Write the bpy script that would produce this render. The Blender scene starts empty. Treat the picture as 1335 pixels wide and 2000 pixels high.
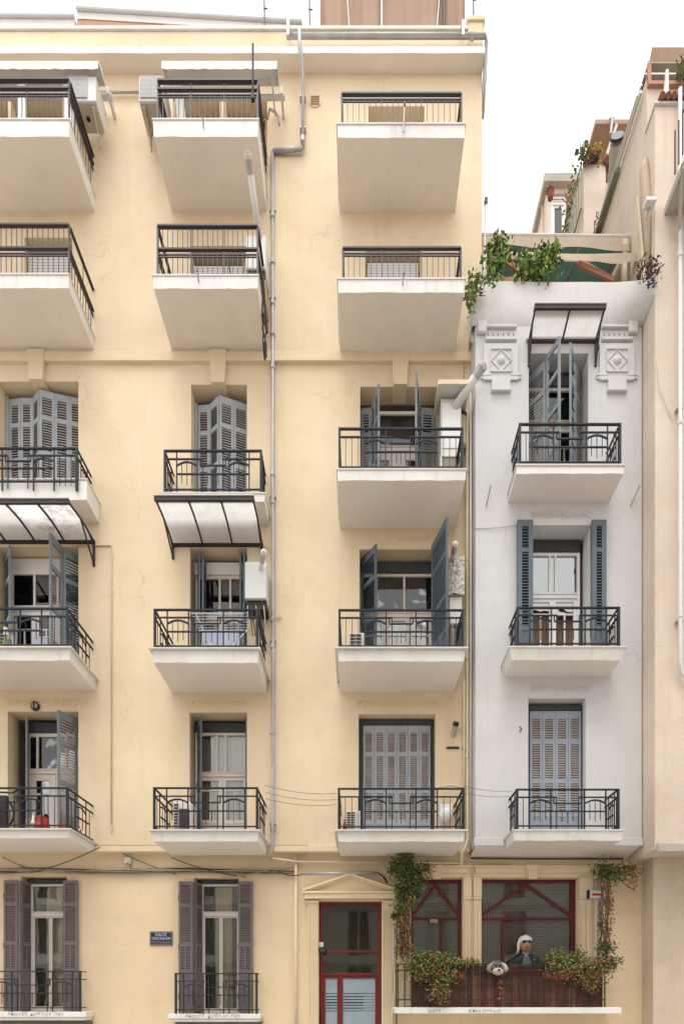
import bpy, math, random
from mathutils import Vector, Matrix
random.seed(7)
scene = bpy.context.scene
C = scene.collection
PI = math.pi
R = math.radians

# ------------------------------------------------------------------ camera
FX = 1150.0            # focal length in photo pixels (photo 1335 x 2000)
CX, CZ, CD = 7.0, 1.7, 11.5
cam_d = bpy.data.cameras.new('camera')
cam = bpy.data.objects.new('camera', cam_d)
C.objects.link(cam)
cam.location = (CX, -CD, CZ)
cam.rotation_euler = (R(90), 0, 0)
cam_d.sensor_fit = 'HORIZONTAL'
cam_d.sensor_width = 36
cam_d.lens = FX / 1335 * 36
cam_d.shift_x = -(700 - 667.5) / 1335
cam_d.shift_y = (1945 - 1000) / 1335
cam_d.clip_start = 0.1
cam_d.clip_end = 600
scene.camera = cam

# ------------------------------------------------------------------ sky, sun, exposure (overcast)
SUN_EL, SUN_ROT = 68, 165
w = bpy.data.worlds.new('World'); scene.world = w; w.use_nodes = True
nt = w.node_tree
for n in list(nt.nodes): nt.nodes.remove(n)
sky = nt.nodes.new('ShaderNodeTexSky'); sky.sky_type = 'NISHITA'; sky.sun_disc = False
sky.sun_elevation = R(SUN_EL); sky.sun_rotation = R(SUN_ROT)
sky.air_density = 1.0; sky.dust_density = 4.0; sky.ozone_density = 1.0
hs = nt.nodes.new('ShaderNodeHueSaturation'); hs.inputs['Saturation'].default_value = 0.10
bg = nt.nodes.new('ShaderNodeBackground'); bg.inputs['Strength'].default_value = 0.12
veil = nt.nodes.new('ShaderNodeMix'); veil.data_type = 'RGBA'; veil.inputs[0].default_value = 0.75; veil.inputs[7].default_value = (8.0, 8.0, 8.05, 1)   # even cloud deck
wo = nt.nodes.new('ShaderNodeOutputWorld')
nt.links.new(sky.outputs[0], hs.inputs['Color']); nt.links.new(hs.outputs[0], veil.inputs[6]); nt.links.new(veil.outputs[2], bg.inputs[0]); nt.links.new(bg.outputs[0], wo.inputs[0])
sd = bpy.data.lights.new('sun', 'SUN'); sd.energy = 0.95; sd.angle = R(30); sd.color = (1, 0.96, 0.9)
sun = bpy.data.objects.new('sun', sd); C.objects.link(sun)
sun.rotation_euler = (R(90 - SUN_EL), 0, R(-15))
scene.view_settings.view_transform = 'Standard'
scene.view_settings.look = 'None'
scene.view_settings.gamma = 1
scene.view_settings.use_curve_mapping = False
scene.view_settings.exposure = 0.97
scene.cycles.max_bounces = 7
scene.cycles.diffuse_bounces = 4
scene.cycles.transparent_max_bounces = 12

# ------------------------------------------------------------------ helpers
def X(px, d=11.5): return CX + (px - 700) * d / FX
def Z(py, d=11.5): return CZ + (1945 - py) * d / FX
def Y(d): return d - CD

ORG = {}
def org(o): return ORG.get(o.name, Vector((0, 0, 0))) if o else Vector((0, 0, 0))

def tag(o, label=None, cat=None, group=None, kind=None):
    if label: o['label'] = label
    if cat: o['category'] = cat
    if group: o['group'] = group
    if kind: o['kind'] = kind
    return o

def empty(name, loc, label=None, cat=None, group=None):
    o = bpy.data.objects.new(name, None); C.objects.link(o)
    o.location = loc; ORG[o.name] = Vector(loc); o.empty_display_size = 0.2
    return tag(o, label, cat, group)

class MB:
    def __init__(s): s.v = []; s.f = []; s.m = []; s.mi = 0
    def add(s, vs, fs):
        b = len(s.v); s.v += [tuple(p) for p in vs]
        for f in fs: s.f.append(tuple(i + b for i in f)); s.m.append(s.mi)
    def hexa(s, p):      # 4 bottom (ccw from above), 4 top
        s.add(p, [(3, 2, 1, 0), (4, 5, 6, 7), (0, 1, 5, 4), (1, 2, 6, 5), (2, 3, 7, 6), (3, 0, 4, 7)])
        return s
    def box(s, x0, x1, y0, y1, z0, z1):
        return s.hexa([(x0, y0, z0), (x1, y0, z0), (x1, y1, z0), (x0, y1, z0), (x0, y0, z1), (x1, y0, z1), (x1, y1, z1), (x0, y1, z1)])
    def quad(s, a, b, c, d): s.add([a, b, c, d], [(0, 1, 2, 3)]); return s
    def prism(s, poly, y0, y1):   # poly in xz, ccw seen from -y
        n = len(poly)
        vs = [(x, y0, z) for x, z in poly] + [(x, y1, z) for x, z in poly]
        s.add(vs, [tuple(range(n)), tuple(range(2 * n - 1, n - 1, -1))] + [(i, i + n, (i + 1) % n + n, (i + 1) % n) for i in range(n)])
        return s
    def tube(s, pts, r, n=6, cap=True):
        pts = [Vector(p) for p in pts]; rings = []; prev = None
        for i, p in enumerate(pts):
            t = (pts[min(i + 1, len(pts) - 1)] - pts[max(i - 1, 0)])
            if t.length < 1e-9: t = Vector((0, 0, 1))
            t.normalize()
            ref = Vector((0, 0, 1)) if abs(t.z) < .9 else Vector((0, 1, 0))
            if prev is not None:
                a = prev - t * prev.dot(t)
                if a.length < 1e-6: a = t.cross(ref)
            else: a = t.cross(ref)
            a.normalize(); b = t.cross(a); prev = a
            rr = r[i] if isinstance(r, (list, tuple)) else r
            rings.append([p + a * (rr * math.cos(2 * PI * k / n)) + b * (rr * math.sin(2 * PI * k / n)) for k in range(n)])
        vs = [q for ring in rings for q in ring]; fs = []
        for i in range(len(rings) - 1):
            for k in range(n):
                fs.append((i * n + k, i * n + (k + 1) % n, (i + 1) * n + (k + 1) % n, (i + 1) * n + k))
        if cap:
            fs.append(tuple(range(n - 1, -1, -1))); fs.append(tuple((len(rings) - 1) * n + k for k in range(n)))
        s.add(vs, fs); return s
    def bar(s, a, b, w, h):      # rectangular bar from a to b
        a = Vector(a); b = Vector(b); t = (b - a).normalized()
        ref = Vector((0, 0, 1)) if abs(t.z) < .95 else Vector((0, 1, 0))
        u = t.cross(ref).normalized(); v = u.cross(t).normalized()
        q = lambda p, i, j: p + u * (i * w / 2) + v * (j * h / 2)
        vs = [q(a, -1, -1), q(a, 1, -1), q(a, 1, 1), q(a, -1, 1), q(b, -1, -1), q(b, 1, -1), q(b, 1, 1), q(b, -1, 1)]
        s.add(vs, [(0, 1, 2, 3), (7, 6, 5, 4), (0, 4, 5, 1), (1, 5, 6, 2), (2, 6, 7, 3), (3, 7, 4, 0)]); return s
    def sphere(s, c, r, nu=12, nv=8, fz=None):
        rx, ry, rz = r if isinstance(r, (list, tuple)) else (r, r, r)
        vs = [(c[0], c[1], c[2] + rz)]; fs = []
        for j in range(1, nv):
            th = PI * j / nv
            for i in range(nu):
                ph = 2 * PI * i / nu
                vs.append((c[0] + rx * math.sin(th) * math.cos(ph), c[1] + ry * math.sin(th) * math.sin(ph), c[2] + rz * math.cos(th)))
        vs.append((c[0], c[1], c[2] - rz)); L = len(vs) - 1
        for i in range(nu): fs.append((0, 1 + i, 1 + (i + 1) % nu))
        for j in range(nv - 2):
            for i in range(nu):
                a = 1 + j * nu; b = a + nu
                fs.append((a + i, b + i, b + (i + 1) % nu, a + (i + 1) % nu))
        a = 1 + (nv - 2) * nu
        for i in range(nu): fs.append((a + i, L, a + (i + 1) % nu))
        s.add(vs, fs); return s
    def leaf(s, p, size, nrm=None):
        p = Vector(p)
        d = Vector((random.gauss(0, 1), random.gauss(0, 1), random.gauss(-.3, .8))).normalized()
        u = d.cross(Vector((random.gauss(0, 1), random.gauss(0, 1), random.gauss(0, 1)))).normalized()
        n = d.cross(u)
        L = size * random.uniform(.7, 1.3); W = L * random.uniform(.3, .45)
        m = p + d * L * .45 + n * L * .1
        s.add([p, m + u * W, p + d * L, m - u * W], [(0, 1, 2), (0, 2, 3)])
    def mesh(s, name, mats, smooth=False, o=(0, 0, 0)):
        me = bpy.data.meshes.new(name)
        me.from_pydata([(x - o[0], y - o[1], z - o[2]) for x, y, z in s.v], [], s.f)
        for m in (mats if isinstance(mats, (list, tuple)) else [mats]): me.materials.append(m)
        if len(me.materials) > 1: me.polygons.foreach_set('material_index', s.m)
        if smooth: me.polygons.foreach_set('use_smooth', [True] * len(me.polygons))
        me.update(); return me
    def build(s, name, mats, parent=None, smooth=False, label=None, cat=None, group=None, kind=None, bevel=0):
        xs = [p[0] for p in s.v]; ys = [p[1] for p in s.v]; zs = [p[2] for p in s.v]
        o = Vector(((min(xs) + max(xs)) / 2, (min(ys) + max(ys)) / 2, min(zs)))
        ob = bpy.data.objects.new(name, s.mesh(name, mats, smooth, o)); C.objects.link(ob)
        ob.location = o - org(parent); ORG[ob.name] = o
        if parent: ob.parent = parent
        if bevel:
            bm = ob.modifiers.new('bevel', 'BEVEL'); bm.width = bevel; bm.segments = 2; bm.limit_method = 'ANGLE'
        return tag(ob, label, cat, group, kind)

def place(name, mesh, loc, parent, rotz=0, rot=None):
    o = bpy.data.objects.new(name, mesh); C.objects.link(o)
    o.parent = parent; o.location = loc
    if rot: o.rotation_euler = rot
    elif rotz: o.rotation_euler = (0, 0, rotz)
    return o
def lerp(a, b, t): return a + (b - a) * t
def sag(a, b, drop, n=14, jit=0.0):
    a = Vector(a); b = Vector(b); out = []
    for i in range(n + 1):
        t = i / n; p = a.lerp(b, t); p.z -= drop * 4 * t * (1 - t)
        if 0 < i < n: p.z += random.uniform(-jit, jit); p.x += random.uniform(-jit, jit)
        out.append(p)
    return out

# ------------------------------------------------------------------ materials
def nodes_of(name):
    m = bpy.data.materials.new(name); m.use_nodes = True
    n = m.node_tree; b = n.nodes['Principled BSDF']; return m, n, b
def noise(n, vec, scale, detail=4, rough=.55, stretch=None):
    if stretch:
        mp = n.nodes.new('ShaderNodeMapping'); mp.inputs['Scale'].default_value = stretch
        n.links.new(vec, mp.inputs['Vector']); vec = mp.outputs[0]
    t = n.nodes.new('ShaderNodeTexNoise'); t.inputs['Scale'].default_value = scale
    t.inputs['Detail'].default_value = detail; t.inputs['Roughness'].default_value = rough
    n.links.new(vec, t.inputs['Vector']); return t.outputs[0]
def ramp(n, fac, stops):
    r = n.nodes.new('ShaderNodeValToRGB'); e = r.color_ramp.elements
    e[0].position, e[0].color = stops[0][0], (*stops[0][1], 1)
    e[1].position, e[1].color = stops[-1][0], (*stops[-1][1], 1)
    for p, c in stops[1:-1]:
        x = e.new(p); x.color = (*c, 1)
    n.links.new(fac, r.inputs[0]); return r.outputs[0]
def mixc(n, fac, a, b, mode='MIX'):
    m = n.nodes.new('ShaderNodeMix'); m.data_type = 'RGBA'; m.blend_type = mode
    for sock, v in ((m.inputs[0], fac), (m.inputs[6], a), (m.inputs[7], b)):
        if isinstance(v, (int, float)): sock.default_value = v
        elif isinstance(v, tuple): sock.default_value = (*v, 1)
        else: n.links.new(v, sock)
    return m.outputs[2]
def g3(v): return (v, v, v)
def dim(c, k): return tuple(x * k for x in c)

def surf(name, col, rough=.8, var=.12, scale=3, fine=40, bump=.15, bscale=60, stain=0, stain_col=None, streak=0, metal=0, bdist=.01, spec=.3, crack=0):
    """Generic weathered surface: blotches, fine grain, optional stains and vertical run marks, bump."""
    m, n, b = nodes_of(name)
    geo = n.nodes.new('ShaderNodeNewGeometry'); pos = geo.outputs['Position']
    big = noise(n, pos, scale * .35, 5, .6)
    fin = noise(n, pos, fine, 3, .6)
    c = ramp(n, big, [(.3, dim(col, 1 - var)), (.7, tuple(min(1, x * (1 + var * .55)) for x in col))])
    c = mixc(n, .6, c, ramp(n, fin, [(.3, g3(1 - var * .55)), (.7, g3(1.0))]), 'MULTIPLY')
    if stain:
        st = noise(n, pos, 1.1, 7, .68)
        f = ramp(n, st, [(.52, g3(0)), (.72, g3(stain))])
        c = mixc(n, f, c, stain_col or dim(col, .55))
    if streak:
        sk = noise(n, pos, 1.0, 5, .6, (7, 7, .35))
        f = ramp(n, sk, [(.55, g3(0)), (.78, g3(streak))])
        c = mixc(n, f, c, stain_col or dim(col, .5))
    if crack:
        cn = noise(n, pos, .42, 5, .5); cm = noise(n, pos, .9, 2, .5)
        line = ramp(n, cn, [(.497, g3(0)), (.5, g3(1)), (.503, g3(0))])
        f = mixc(n, 1.0, line, ramp(n, cm, [(.50, g3(0)), (.60, g3(crack))]), 'MULTIPLY')
        c = mixc(n, f, c, dim(col, .45))
    n.links.new(c, b.inputs['Base Color'])
    b.inputs['Roughness'].default_value = rough; b.inputs['Metallic'].default_value = metal
    b.inputs['Specular IOR Level'].default_value = spec
    if bump:
        bn = noise(n, pos, bscale, 5, .65); bn2 = noise(n, pos, bscale * .08, 3, .5)
        ad = n.nodes.new('ShaderNodeMath'); ad.operation = 'MULTIPLY_ADD'
        n.links.new(bn2, ad.inputs[0]); ad.inputs[1].default_value = 1.6; n.links.new(bn, ad.inputs[2])
        bp = n.nodes.new('ShaderNodeBump'); bp.inputs['Strength'].default_value = bump; bp.inputs['Distance'].default_value = bdist
        n.links.new(ad.outputs[0], bp.inputs['Height']); n.links.new(bp.outputs[0], b.inputs['Normal'])
    return m

M = {}
M['yellow'] = surf('yellow_plaster', (.80, .65, .45), .9, .12, 1.2, 30, .45, 45, .5, (.68, .51, .31), .42, crack=0.27)
M['yellow_trim'] = surf('yellow_trim_plaster', (.79, .65, .44), .9, .08, 2, 30, .2, 60, .2)
M['yellow_low'] = surf('ground_floor_plaster', (.80, .635, .43), .9, .11, 1.0, 25, .35, 60, .5, (.66, .50, .33), .35, crack=0.23)
M['yellow_side'] = surf('ochre_plaster', (.70, .48, .24), .9, .14, 2, 25, .35, 40, .4, None, .3)
M['white'] = surf('white_plaster', (.645, .635, .625), .9, .08, 1.5, 30, .45, 40, .35, (.56, .53, .49), .38, crack=0.23)
M['crown'] = surf('weathered_white_plaster', (.665, .645, .62), .9, .08, 2, 30, .5, 30, .45, (.50, .46, .41), .3)
M['beige'] = surf('beige_render', (.70, .59, .485), .9, .12, 1.4, 35, .8, 30, .5, (.58, .45, .33), .5, crack=0.30)
M['beige_low'] = surf('beige_lower_render', (.66, .545, .42), .9, .16, 1.2, 30, .35, 40, .5, (.42, .33, .25), .4)
M['soffit'] = surf('grey_beige_soffit', (.82, .75, .66), .95, .07, 2.5, 120, .4, 110, .35, (.66, .59, .49), 0, crack=0.13)
M['fascia'] = surf('white_fascia_paint', (.80, .78, .745), .85, .07, 4, 60, .25, 60, .45, (.56, .50, .42), .55)
M['marble'] = surf('marble_edge', (.66, .62, .57), .5, .12, 8, 60, .1, 60, .4, (.45, .40, .34))
M['soffit_grey'] = surf('grey_soffit', (.82, .75, .69), .95, .06, 2.5, 120, .4, 110, .12, (.62, .56, .5))
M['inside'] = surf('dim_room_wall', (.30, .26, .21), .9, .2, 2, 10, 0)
M['iron'] = surf('dark_blue_iron', (.022, .028, .04), .6, .35, 12, 80, .1, 90, .2, (.06, .04, .03), 0, 0, spec=.25)
M['iron_black'] = surf('black_iron', (.03, .027, .027), .5, .3, 12, 80, .15, 90, .4, (.12, .06, .035), 0, 0, spec=.4)
M['iron_brown'] = surf('brown_black_iron', (.045, .032, .035), .5, .3, 12, 80, .1, 90, 0, None, 0, 0, spec=.4)
M['sh_grey'] = surf('grey_shutter_paint', (.37, .40, .43), .55, .13, 5, 70, .12, 120, .25, (.25, .25, .25), .25)
M['sh_blue'] = surf('blue_grey_shutter_paint', (.125, .155, .18), .5, .13, 5, 70, .12, 120, .2, (.10, .12, .14), .2)
M['sh_bluel'] = surf('light_blue_grey_shutter_paint', (.33, .365, .42), .55, .10, 5, 70, .12, 120, .2, (.27, .29, .33), .2)
M['sh_green'] = surf('weathered_green_grey_paint', (.235, .275, .295), .6, .18, 6, 70, .2, 90, .35, (.35, .33, .29), .35)
M['sh_purple'] = surf('purple_grey_shutter_paint', (.175, .155, .17), .55, .12, 5, 70, .1, 100, .15, (.13, .11, .11), .15)
M['slat_grey'] = surf('grey_shutter_slat_paint', (.33, .34, .35), .6, .16, 6, 70, .1, 120, .3, (.3, .24, .19))
M['slat_blue'] = surf('blue_grey_slat_paint', (.085, .11, .135), .6, .15, 6, 70, .1, 120)
M['slat_warm'] = surf('worn_slat_wood', (.42, .385, .36), .65, .25, 9, 80, .2, 90, .4, (.25, .18, .13))
M['slat_purple'] = surf('purple_brown_slat_paint', (.18, .135, .14), .6, .15, 6, 70, .1, 120)
M['wframe'] = surf('cream_window_paint', (.78, .71, .63), .5, .08, 6, 60, .08, 100, .25, (.45, .36, .28), .2)
M['wwhite'] = surf('white_window_paint', (.84, .82, .81), .45, .05, 6, 60, .05, 100, .1)
M['walu'] = surf('off_white_aluminium', (.66, .62, .585), .4, .05, 6, 60, .03, 100, .1)
M['darkhead'] = surf('dark_frame_paint', (.05, .055, .06), .6, .2, 8, 60, .1, 80, .3, (.12, .1, .08))
M['red'] = surf('dark_red_frame_paint', (.125, .018, .02), .42, .18, 8, 60, .08, 90, .2, (.09, .02, .02))
M['redbright'] = surf('red_frame_paint', (.19, .026, .028), .42, .15, 8, 60, .08, 90)
M['ac'] = surf('white_ac_casing', (.68, .66, .62), .5, .06, 6, 60, .05, 90, .25, (.5, .45, .38), .25)
M['ac_under'] = surf('ac_sheet_metal', (.55, .49, .40), .6, .12, 8, 60, .08, 90, .4, (.35, .25, .16))
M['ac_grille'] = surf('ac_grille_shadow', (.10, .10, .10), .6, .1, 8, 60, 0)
M['wire'] = surf('grille_wire', (.52, .51, .49), .5, .05, 8, 60, 0)
M['pipe'] = surf('galvanised_pipe', (.46, .45, .45), .45, .18, 6, 50, .1, 80, .3, (.30, .23, .17), .2, .35)
M['pipe_cream'] = surf('cream_painted_pipe', (.74, .62, .44), .6, .1, 6, 50, .1, 80, .3)
M['pipe_white'] = surf('white_painted_pipe', (.70, .69, .67), .4, .08, 6, 50, .05, 80, .2, (.5, .45, .38))
M['cable'] = surf('grey_black_cable', (.07, .062, .055), .6, .3, 8, 60, 0)
M['cable_l'] = surf('dusty_beige_cable', (.42, .35, .26), .7, .2, 8, 60, 0)
M['fabric'] = surf('white_awning_cloth', (.74, .71, .67), .9, .07, 4, 90, .12, 200, .25, (.58, .52, .45), .2)
M['tan_cloth'] = surf('tan_awning_cloth', (.66, .54, .40), .9, .10, 4, 90, .15, 150, .3, (.45, .34, .22), .2)
M['brown_cloth'] = surf('brown_roof_screen', (.42, .29, .21), .9, .12, 3, 60, .12, 100, .35, (.32, .19, .13), .3)
M['green_cloth'] = surf('green_awning_cloth', (.17, .32, .24), .9, .2, 4, 90, .12, 150, .3, (.03, .06, .05), .2)
M['salmon'] = surf('salmon_painted_wood', (.50, .27, .17), .7, .15, 5, 60, .15, 90, .3)
M['tile'] = surf('red_roof_tile', (.23, .075, .05), .85, .35, 9, 60, .4, 40, .4, (.12, .07, .05))
M['terra'] = surf('terracotta_pot', (.36, .12, .07), .85, .15, 9, 60, .2, 60, .3)
M['redpot'] = surf('red_plastic_pot', (.45, .05, .04), .45, .12, 9, 60, .05, 60)
M['reed'] = surf('brown_reed_screen', (.14, .058, .036), .85, .45, 6, 60, .5, 80, .5, (.07, .035, .025), .5)
M['reed2'] = surf('brown_fence_board', (.10, .045, .03), .85, .5, 6, 60, .5, 80, .5, (.06, .03, .02), .5)
M['reed3'] = surf('faded_brown_board', (.21, .105, .07), .85, .5, 6, 60, .5, 80, .6, (.09, .045, .03), .6)
M['blind'] = surf('grey_blind_slat', (.52, .51, .49), .5, .1, 6, 60, 0)
M['blind_green'] = surf('green_grey_blind_slat', (.50, .53, .45), .5, .1, 6, 60, 0)
M['curtain'] = surf('beige_curtain', (.84, .74, .54), .9, .15, 4, 60, .1, 80)
M['curtain_w'] = surf('pale_net_curtain', (.55, .52, .46), .9, .12, 4, 60, .1, 80)
M['curtain_g'] = surf('dark_green_curtain', (.10, .16, .14), .9, .15, 4, 60, .1, 80)
M['curtain_red'] = surf('dark_red_curtain', (.16, .025, .022), .9, .15, 4, 60, .1, 80)
M['curtain_grey'] = surf('grey_curtain', (.68, .62, .54), .9, .15, 4, 60, .1, 80)
M['roller'] = surf('white_roller_shutter', (.64, .62, .60), .5, .06, 6, 60, .03, 90, .2, (.5, .45, .4), .2)
M['tan_wood'] = surf('tan_door_panel', (.50, .36, .20), .7, .1, 6, 60, .05, 90, .2)
M['asphalt'] = surf('pale_street_paving', (.46, .44, .41), .9, .2, 2, 80, .5, 120, .3, (.36, .34, .32))
M['pave'] = surf('pavement_slabs', (.50, .48, .45), .85, .15, 2, 60, .4, 60, .3)
M['stone_dark'] = surf('grey_stone_base', (.19, .175, .16), .85, .3, 5, 60, .5, 40, .4, (.3, .2, .13))
M['plush'] = surf('grey_plush', (.30, .27, .26), .95, .3, 14, 90, .6, 120)
M['plush_l'] = surf('pale_pink_plush', (.50, .41, .38), .95, .15, 14, 90, .5, 120)
M['black'] = surf('black_plastic', (.018, .018, .02), .4, .1, 8, 60, 0)
M['skin'] = surf('printed_skin', (.42, .24, .17), .6, .12, 10, 60, 0)
M['scarf'] = surf('white_headscarf', (.66, .62, .58), .8, .12, 18, 60, .2, 60)
M['jacket'] = surf('black_jacket', (.028, .026, .03), .7, .2, 10, 60, .1, 60)
M['shirt'] = surf('blue_grey_shirt', (.10, .15, .18), .7, .2, 10, 60, .1, 60)
M['lips'] = surf('dark_lips', (.20, .045, .04), .5, .1, 10, 60, 0)
M['foil'] = surf('crinkled_pale_wrap', (.72, .69, .62), .55, .1, 9, 40, 1.0, 16, .2, None, 0, 0, .05)
M['signblue'] = surf('enamel_dark_blue', (.018, .04, .095), .35, .25, 14, 60, .1, 60, .4, (.06, .05, .05))
M['signwhite'] = surf('sign_white_lettering', (.62, .66, .70), .5, .1, 30, 60, 0)
M['signfade'] = surf('sign_faded_lettering', (.42, .27, .22), .5, .25, 30, 60, 0)
M['scrawl'] = surf('grey_pen_scrawl', (.36, .36, .37), .7, .3, 20, 60, 0)
M['leaf1'] = surf('green_leaf', (.12, .20, .05), .5, .4, 8, 30, 0)
M['leaf2'] = surf('dark_green_leaf', (.06, .105, .035), .5, .4, 8, 30, 0)
M['leaf3'] = surf('yellow_green_leaf', (.27, .36, .09), .5, .3, 8, 30, 0)
M['leaf4'] = surf('dry_brown_leaf', (.33, .17, .08), .7, .4, 8, 30, 0)
M['leaf5'] = surf('purple_leaf', (.075, .03, .055), .5, .3, 8, 30, 0)
M['leaf6'] = surf('red_flower', (.35, .04, .04), .5, .3, 8, 30, 0)
M['leaf7'] = surf('yellow_leaf', (.55, .48, .06), .5, .3, 8, 30, 0)
M['stem'] = surf('dry_vine_stem', (.16, .10, .06), .85, .3, 10, 40, 0)
M['cloth_b'] = surf('pale_blue_laundry', (.45, .49, .60), .9, .08, 5, 60, .1, 60)
M['plastic_w'] = surf('white_plastic', (.72, .72, .70), .4, .05, 8, 60, 0)
M['orange'] = surf('blue_green_rag', (.12, .25, .30), .7, .3, 20, 60, 0)
M['brick'] = surf('opposite_brick_render', (.42, .25, .17), .9, .15, 2, 40, .2, 40, .3)
M['opp'] = surf('opposite_pale_render', (.74, .70, .63), .9, .1, 2, 40, .2, 40, .3)
M['green_box'] = surf('grey_green_weathered_metal', (.30, .33, .26), .6, .2, 6, 60, .1, 80, .4)
M['conc'] = surf('bare_concrete', (.46, .42, .37), .9, .15, 4, 60, .4, 40, .4)

def glass(name, tint=(.86, .88, .87), ior=1.55, rough=.02, wob=.25):
    m = bpy.data.materials.new(name); m.use_nodes = True; n = m.node_tree
    for x in list(n.nodes): n.nodes.remove(x)
    out = n.nodes.new('ShaderNodeOutputMaterial'); tr = n.nodes.new('ShaderNodeBsdfTransparent'); tr.inputs[0].default_value = (*tint, 1)
    gl = n.nodes.new('ShaderNodeBsdfGlossy'); gl.inputs['Roughness'].default_value = rough
    fr = n.nodes.new('ShaderNodeFresnel'); fr.inputs[0].default_value = ior
    geo = n.nodes.new('ShaderNodeNewGeometry'); ns = noise(n, geo.outputs['Position'], 1.6, 2, .4)
    bp = n.nodes.new('ShaderNodeBump'); bp.inputs['Strength'].default_value = wob; bp.inputs['Distance'].default_value = .012
    n.links.new(ns, bp.inputs['Height']); n.links.new(bp.outputs[0], gl.inputs['Normal'])
    mx = n.nodes.new('ShaderNodeMixShader')
    n.links.new(fr.outputs[0], mx.inputs[0]); n.links.new(tr.outputs[0], mx.inputs[1]); n.links.new(gl.outputs[0], mx.inputs[2])
    n.links.new(mx.outputs[0], out.inputs[0]); return m
M['glass'] = glass('window_glass', (.96, .97, .96), 1.85)
M['glass_hi'] = glass('reflective_window_glass', (.5, .5, .5), 4.2, .01, .35)
M['glass_dk'] = glass('tinted_shop_glass', (.93, .94, .93), 1.6, .03, .15)
def milky(name, col, rough, trans):
    m, n, b = nodes_of(name)
    geo = n.nodes.new('ShaderNodeNewGeometry'); ns = noise(n, geo.outputs['Position'], 3.5, 6, .7)
    c = ramp(n, ns, [(.35, dim(col, .86)), (.7, col)])
    n.links.new(c, b.inputs['Base Color']); b.inputs['Roughness'].default_value = rough
    td = n.nodes.new('ShaderNodeBsdfTranslucent'); n.links.new(c, td.inputs[0])
    mx = n.nodes.new('ShaderNodeMixShader'); mx.inputs[0].default_value = trans
    o = n.nodes['Material Output']
    n.links.new(b.outputs[0], mx.inputs[1]); n.links.new(td.outputs[0], mx.inputs[2]); n.links.new(mx.outputs[0], o.inputs[0])
    return m
M['canopy'] = milky('milky_canopy_sheet', (.76, .75, .73), .4, .68)
def stained_milky(name):
    m, n, b = nodes_of(name)
    geo = n.nodes.new('ShaderNodeNewGeometry'); pos = geo.outputs['Position']
    c0 = ramp(n, noise(n, pos, 3.0, 6, .7), [(.35, (.72, .71, .69)), (.7, (.84, .83, .81))])
    mold = ramp(n, noise(n, pos, 9, 8, .75), [(.46, g3(0)), (.58, g3(1))])
    big = ramp(n, noise(n, pos, 1.3, 2, .5), [(.42, g3(0)), (.56, g3(.75))])
    f = mixc(n, 1.0, mold, big, 'MULTIPLY')
    c = mixc(n, f, c0, (.25, .21, .17))
    n.links.new(c, b.inputs['Base Color']); b.inputs['Roughness'].default_value = .4
    td = n.nodes.new('ShaderNodeBsdfTranslucent'); n.links.new(c, td.inputs[0])
    mx = n.nodes.new('ShaderNodeMixShader'); mx.inputs[0].default_value = .72
    n.links.new(b.outputs[0], mx.inputs[1]); n.links.new(td.outputs[0], mx.inputs[2]); n.links.new(mx.outputs[0], n.nodes['Material Output'].inputs[0])
    return m
M['canopy_st'] = stained_milky('mould_stained_canopy_sheet')
M['green_cloth'] = milky('green_awning_cloth_lit_through', (.055, .105, .078), .9, .5)
M['tan_cloth'] = milky('tan_awning_cloth_lit_through', (.70, .58, .44), .9, .35)
M['frost'] = milky('frosted_blue_glass', (.46, .58, .64), .25, .25)
for k in ('leaf1', 'leaf2', 'leaf3', 'leaf4'):
    pass

# ------------------------------------------------------------------ builders for walls, windows, shutters, railings
_cache = {}
def cbox(name, w_, d_, h_, mat):
    k = (name, round(w_, 4), round(d_, 4), round(h_, 4), mat.name)
    if k not in _cache:
        _cache[k] = MB().box(-w_ / 2, w_ / 2, -d_ / 2, d_ / 2, 0, h_).mesh(name, mat)
    return _cache[k]
def cb(name, par, x, y, z, w_, d_, h_, mat, rotz=0, rot=None):     # a bar/box object, world base-centre, mesh data shared
    o = place(name, cbox(name, w_, d_, h_, mat), Vector((x, y, z)) - org(par), par, rotz, rot)
    ORG[o.name] = Vector((x, y, z)); return o

def wall_mesh(mb, x0, x1, z0, z1, yf, ops, dep, niche=1.3):
    xs = sorted(set([x0, x1] + [min(max(v, x0), x1) for o in ops for v in o[:2]]))
    zs = sorted(set([z0, z1] + [min(max(v, z0), z1) for o in ops for v in o[2:]]))
    for i in range(len(xs) - 1):
        for j in range(len(zs) - 1):
            cx, cz = (xs[i] + xs[i + 1]) / 2, (zs[j] + zs[j + 1]) / 2
            if any(o[0] < cx < o[1] and o[2] < cz < o[3] for o in ops): continue
            mb.quad((xs[i], yf, zs[j]), (xs[i + 1], yf, zs[j]), (xs[i + 1], yf, zs[j + 1]), (xs[i], yf, zs[j + 1]))
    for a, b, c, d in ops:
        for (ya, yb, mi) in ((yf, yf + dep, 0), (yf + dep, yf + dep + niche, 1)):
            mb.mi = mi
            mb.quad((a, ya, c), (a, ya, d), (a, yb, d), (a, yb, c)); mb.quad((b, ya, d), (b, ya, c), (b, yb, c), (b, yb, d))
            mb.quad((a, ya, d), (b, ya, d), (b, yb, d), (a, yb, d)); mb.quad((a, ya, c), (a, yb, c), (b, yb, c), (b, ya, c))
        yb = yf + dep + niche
        mb.quad((a, yb, c), (a, yb, d), (b, yb, d), (b, yb, c)); mb.mi = 0

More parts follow.
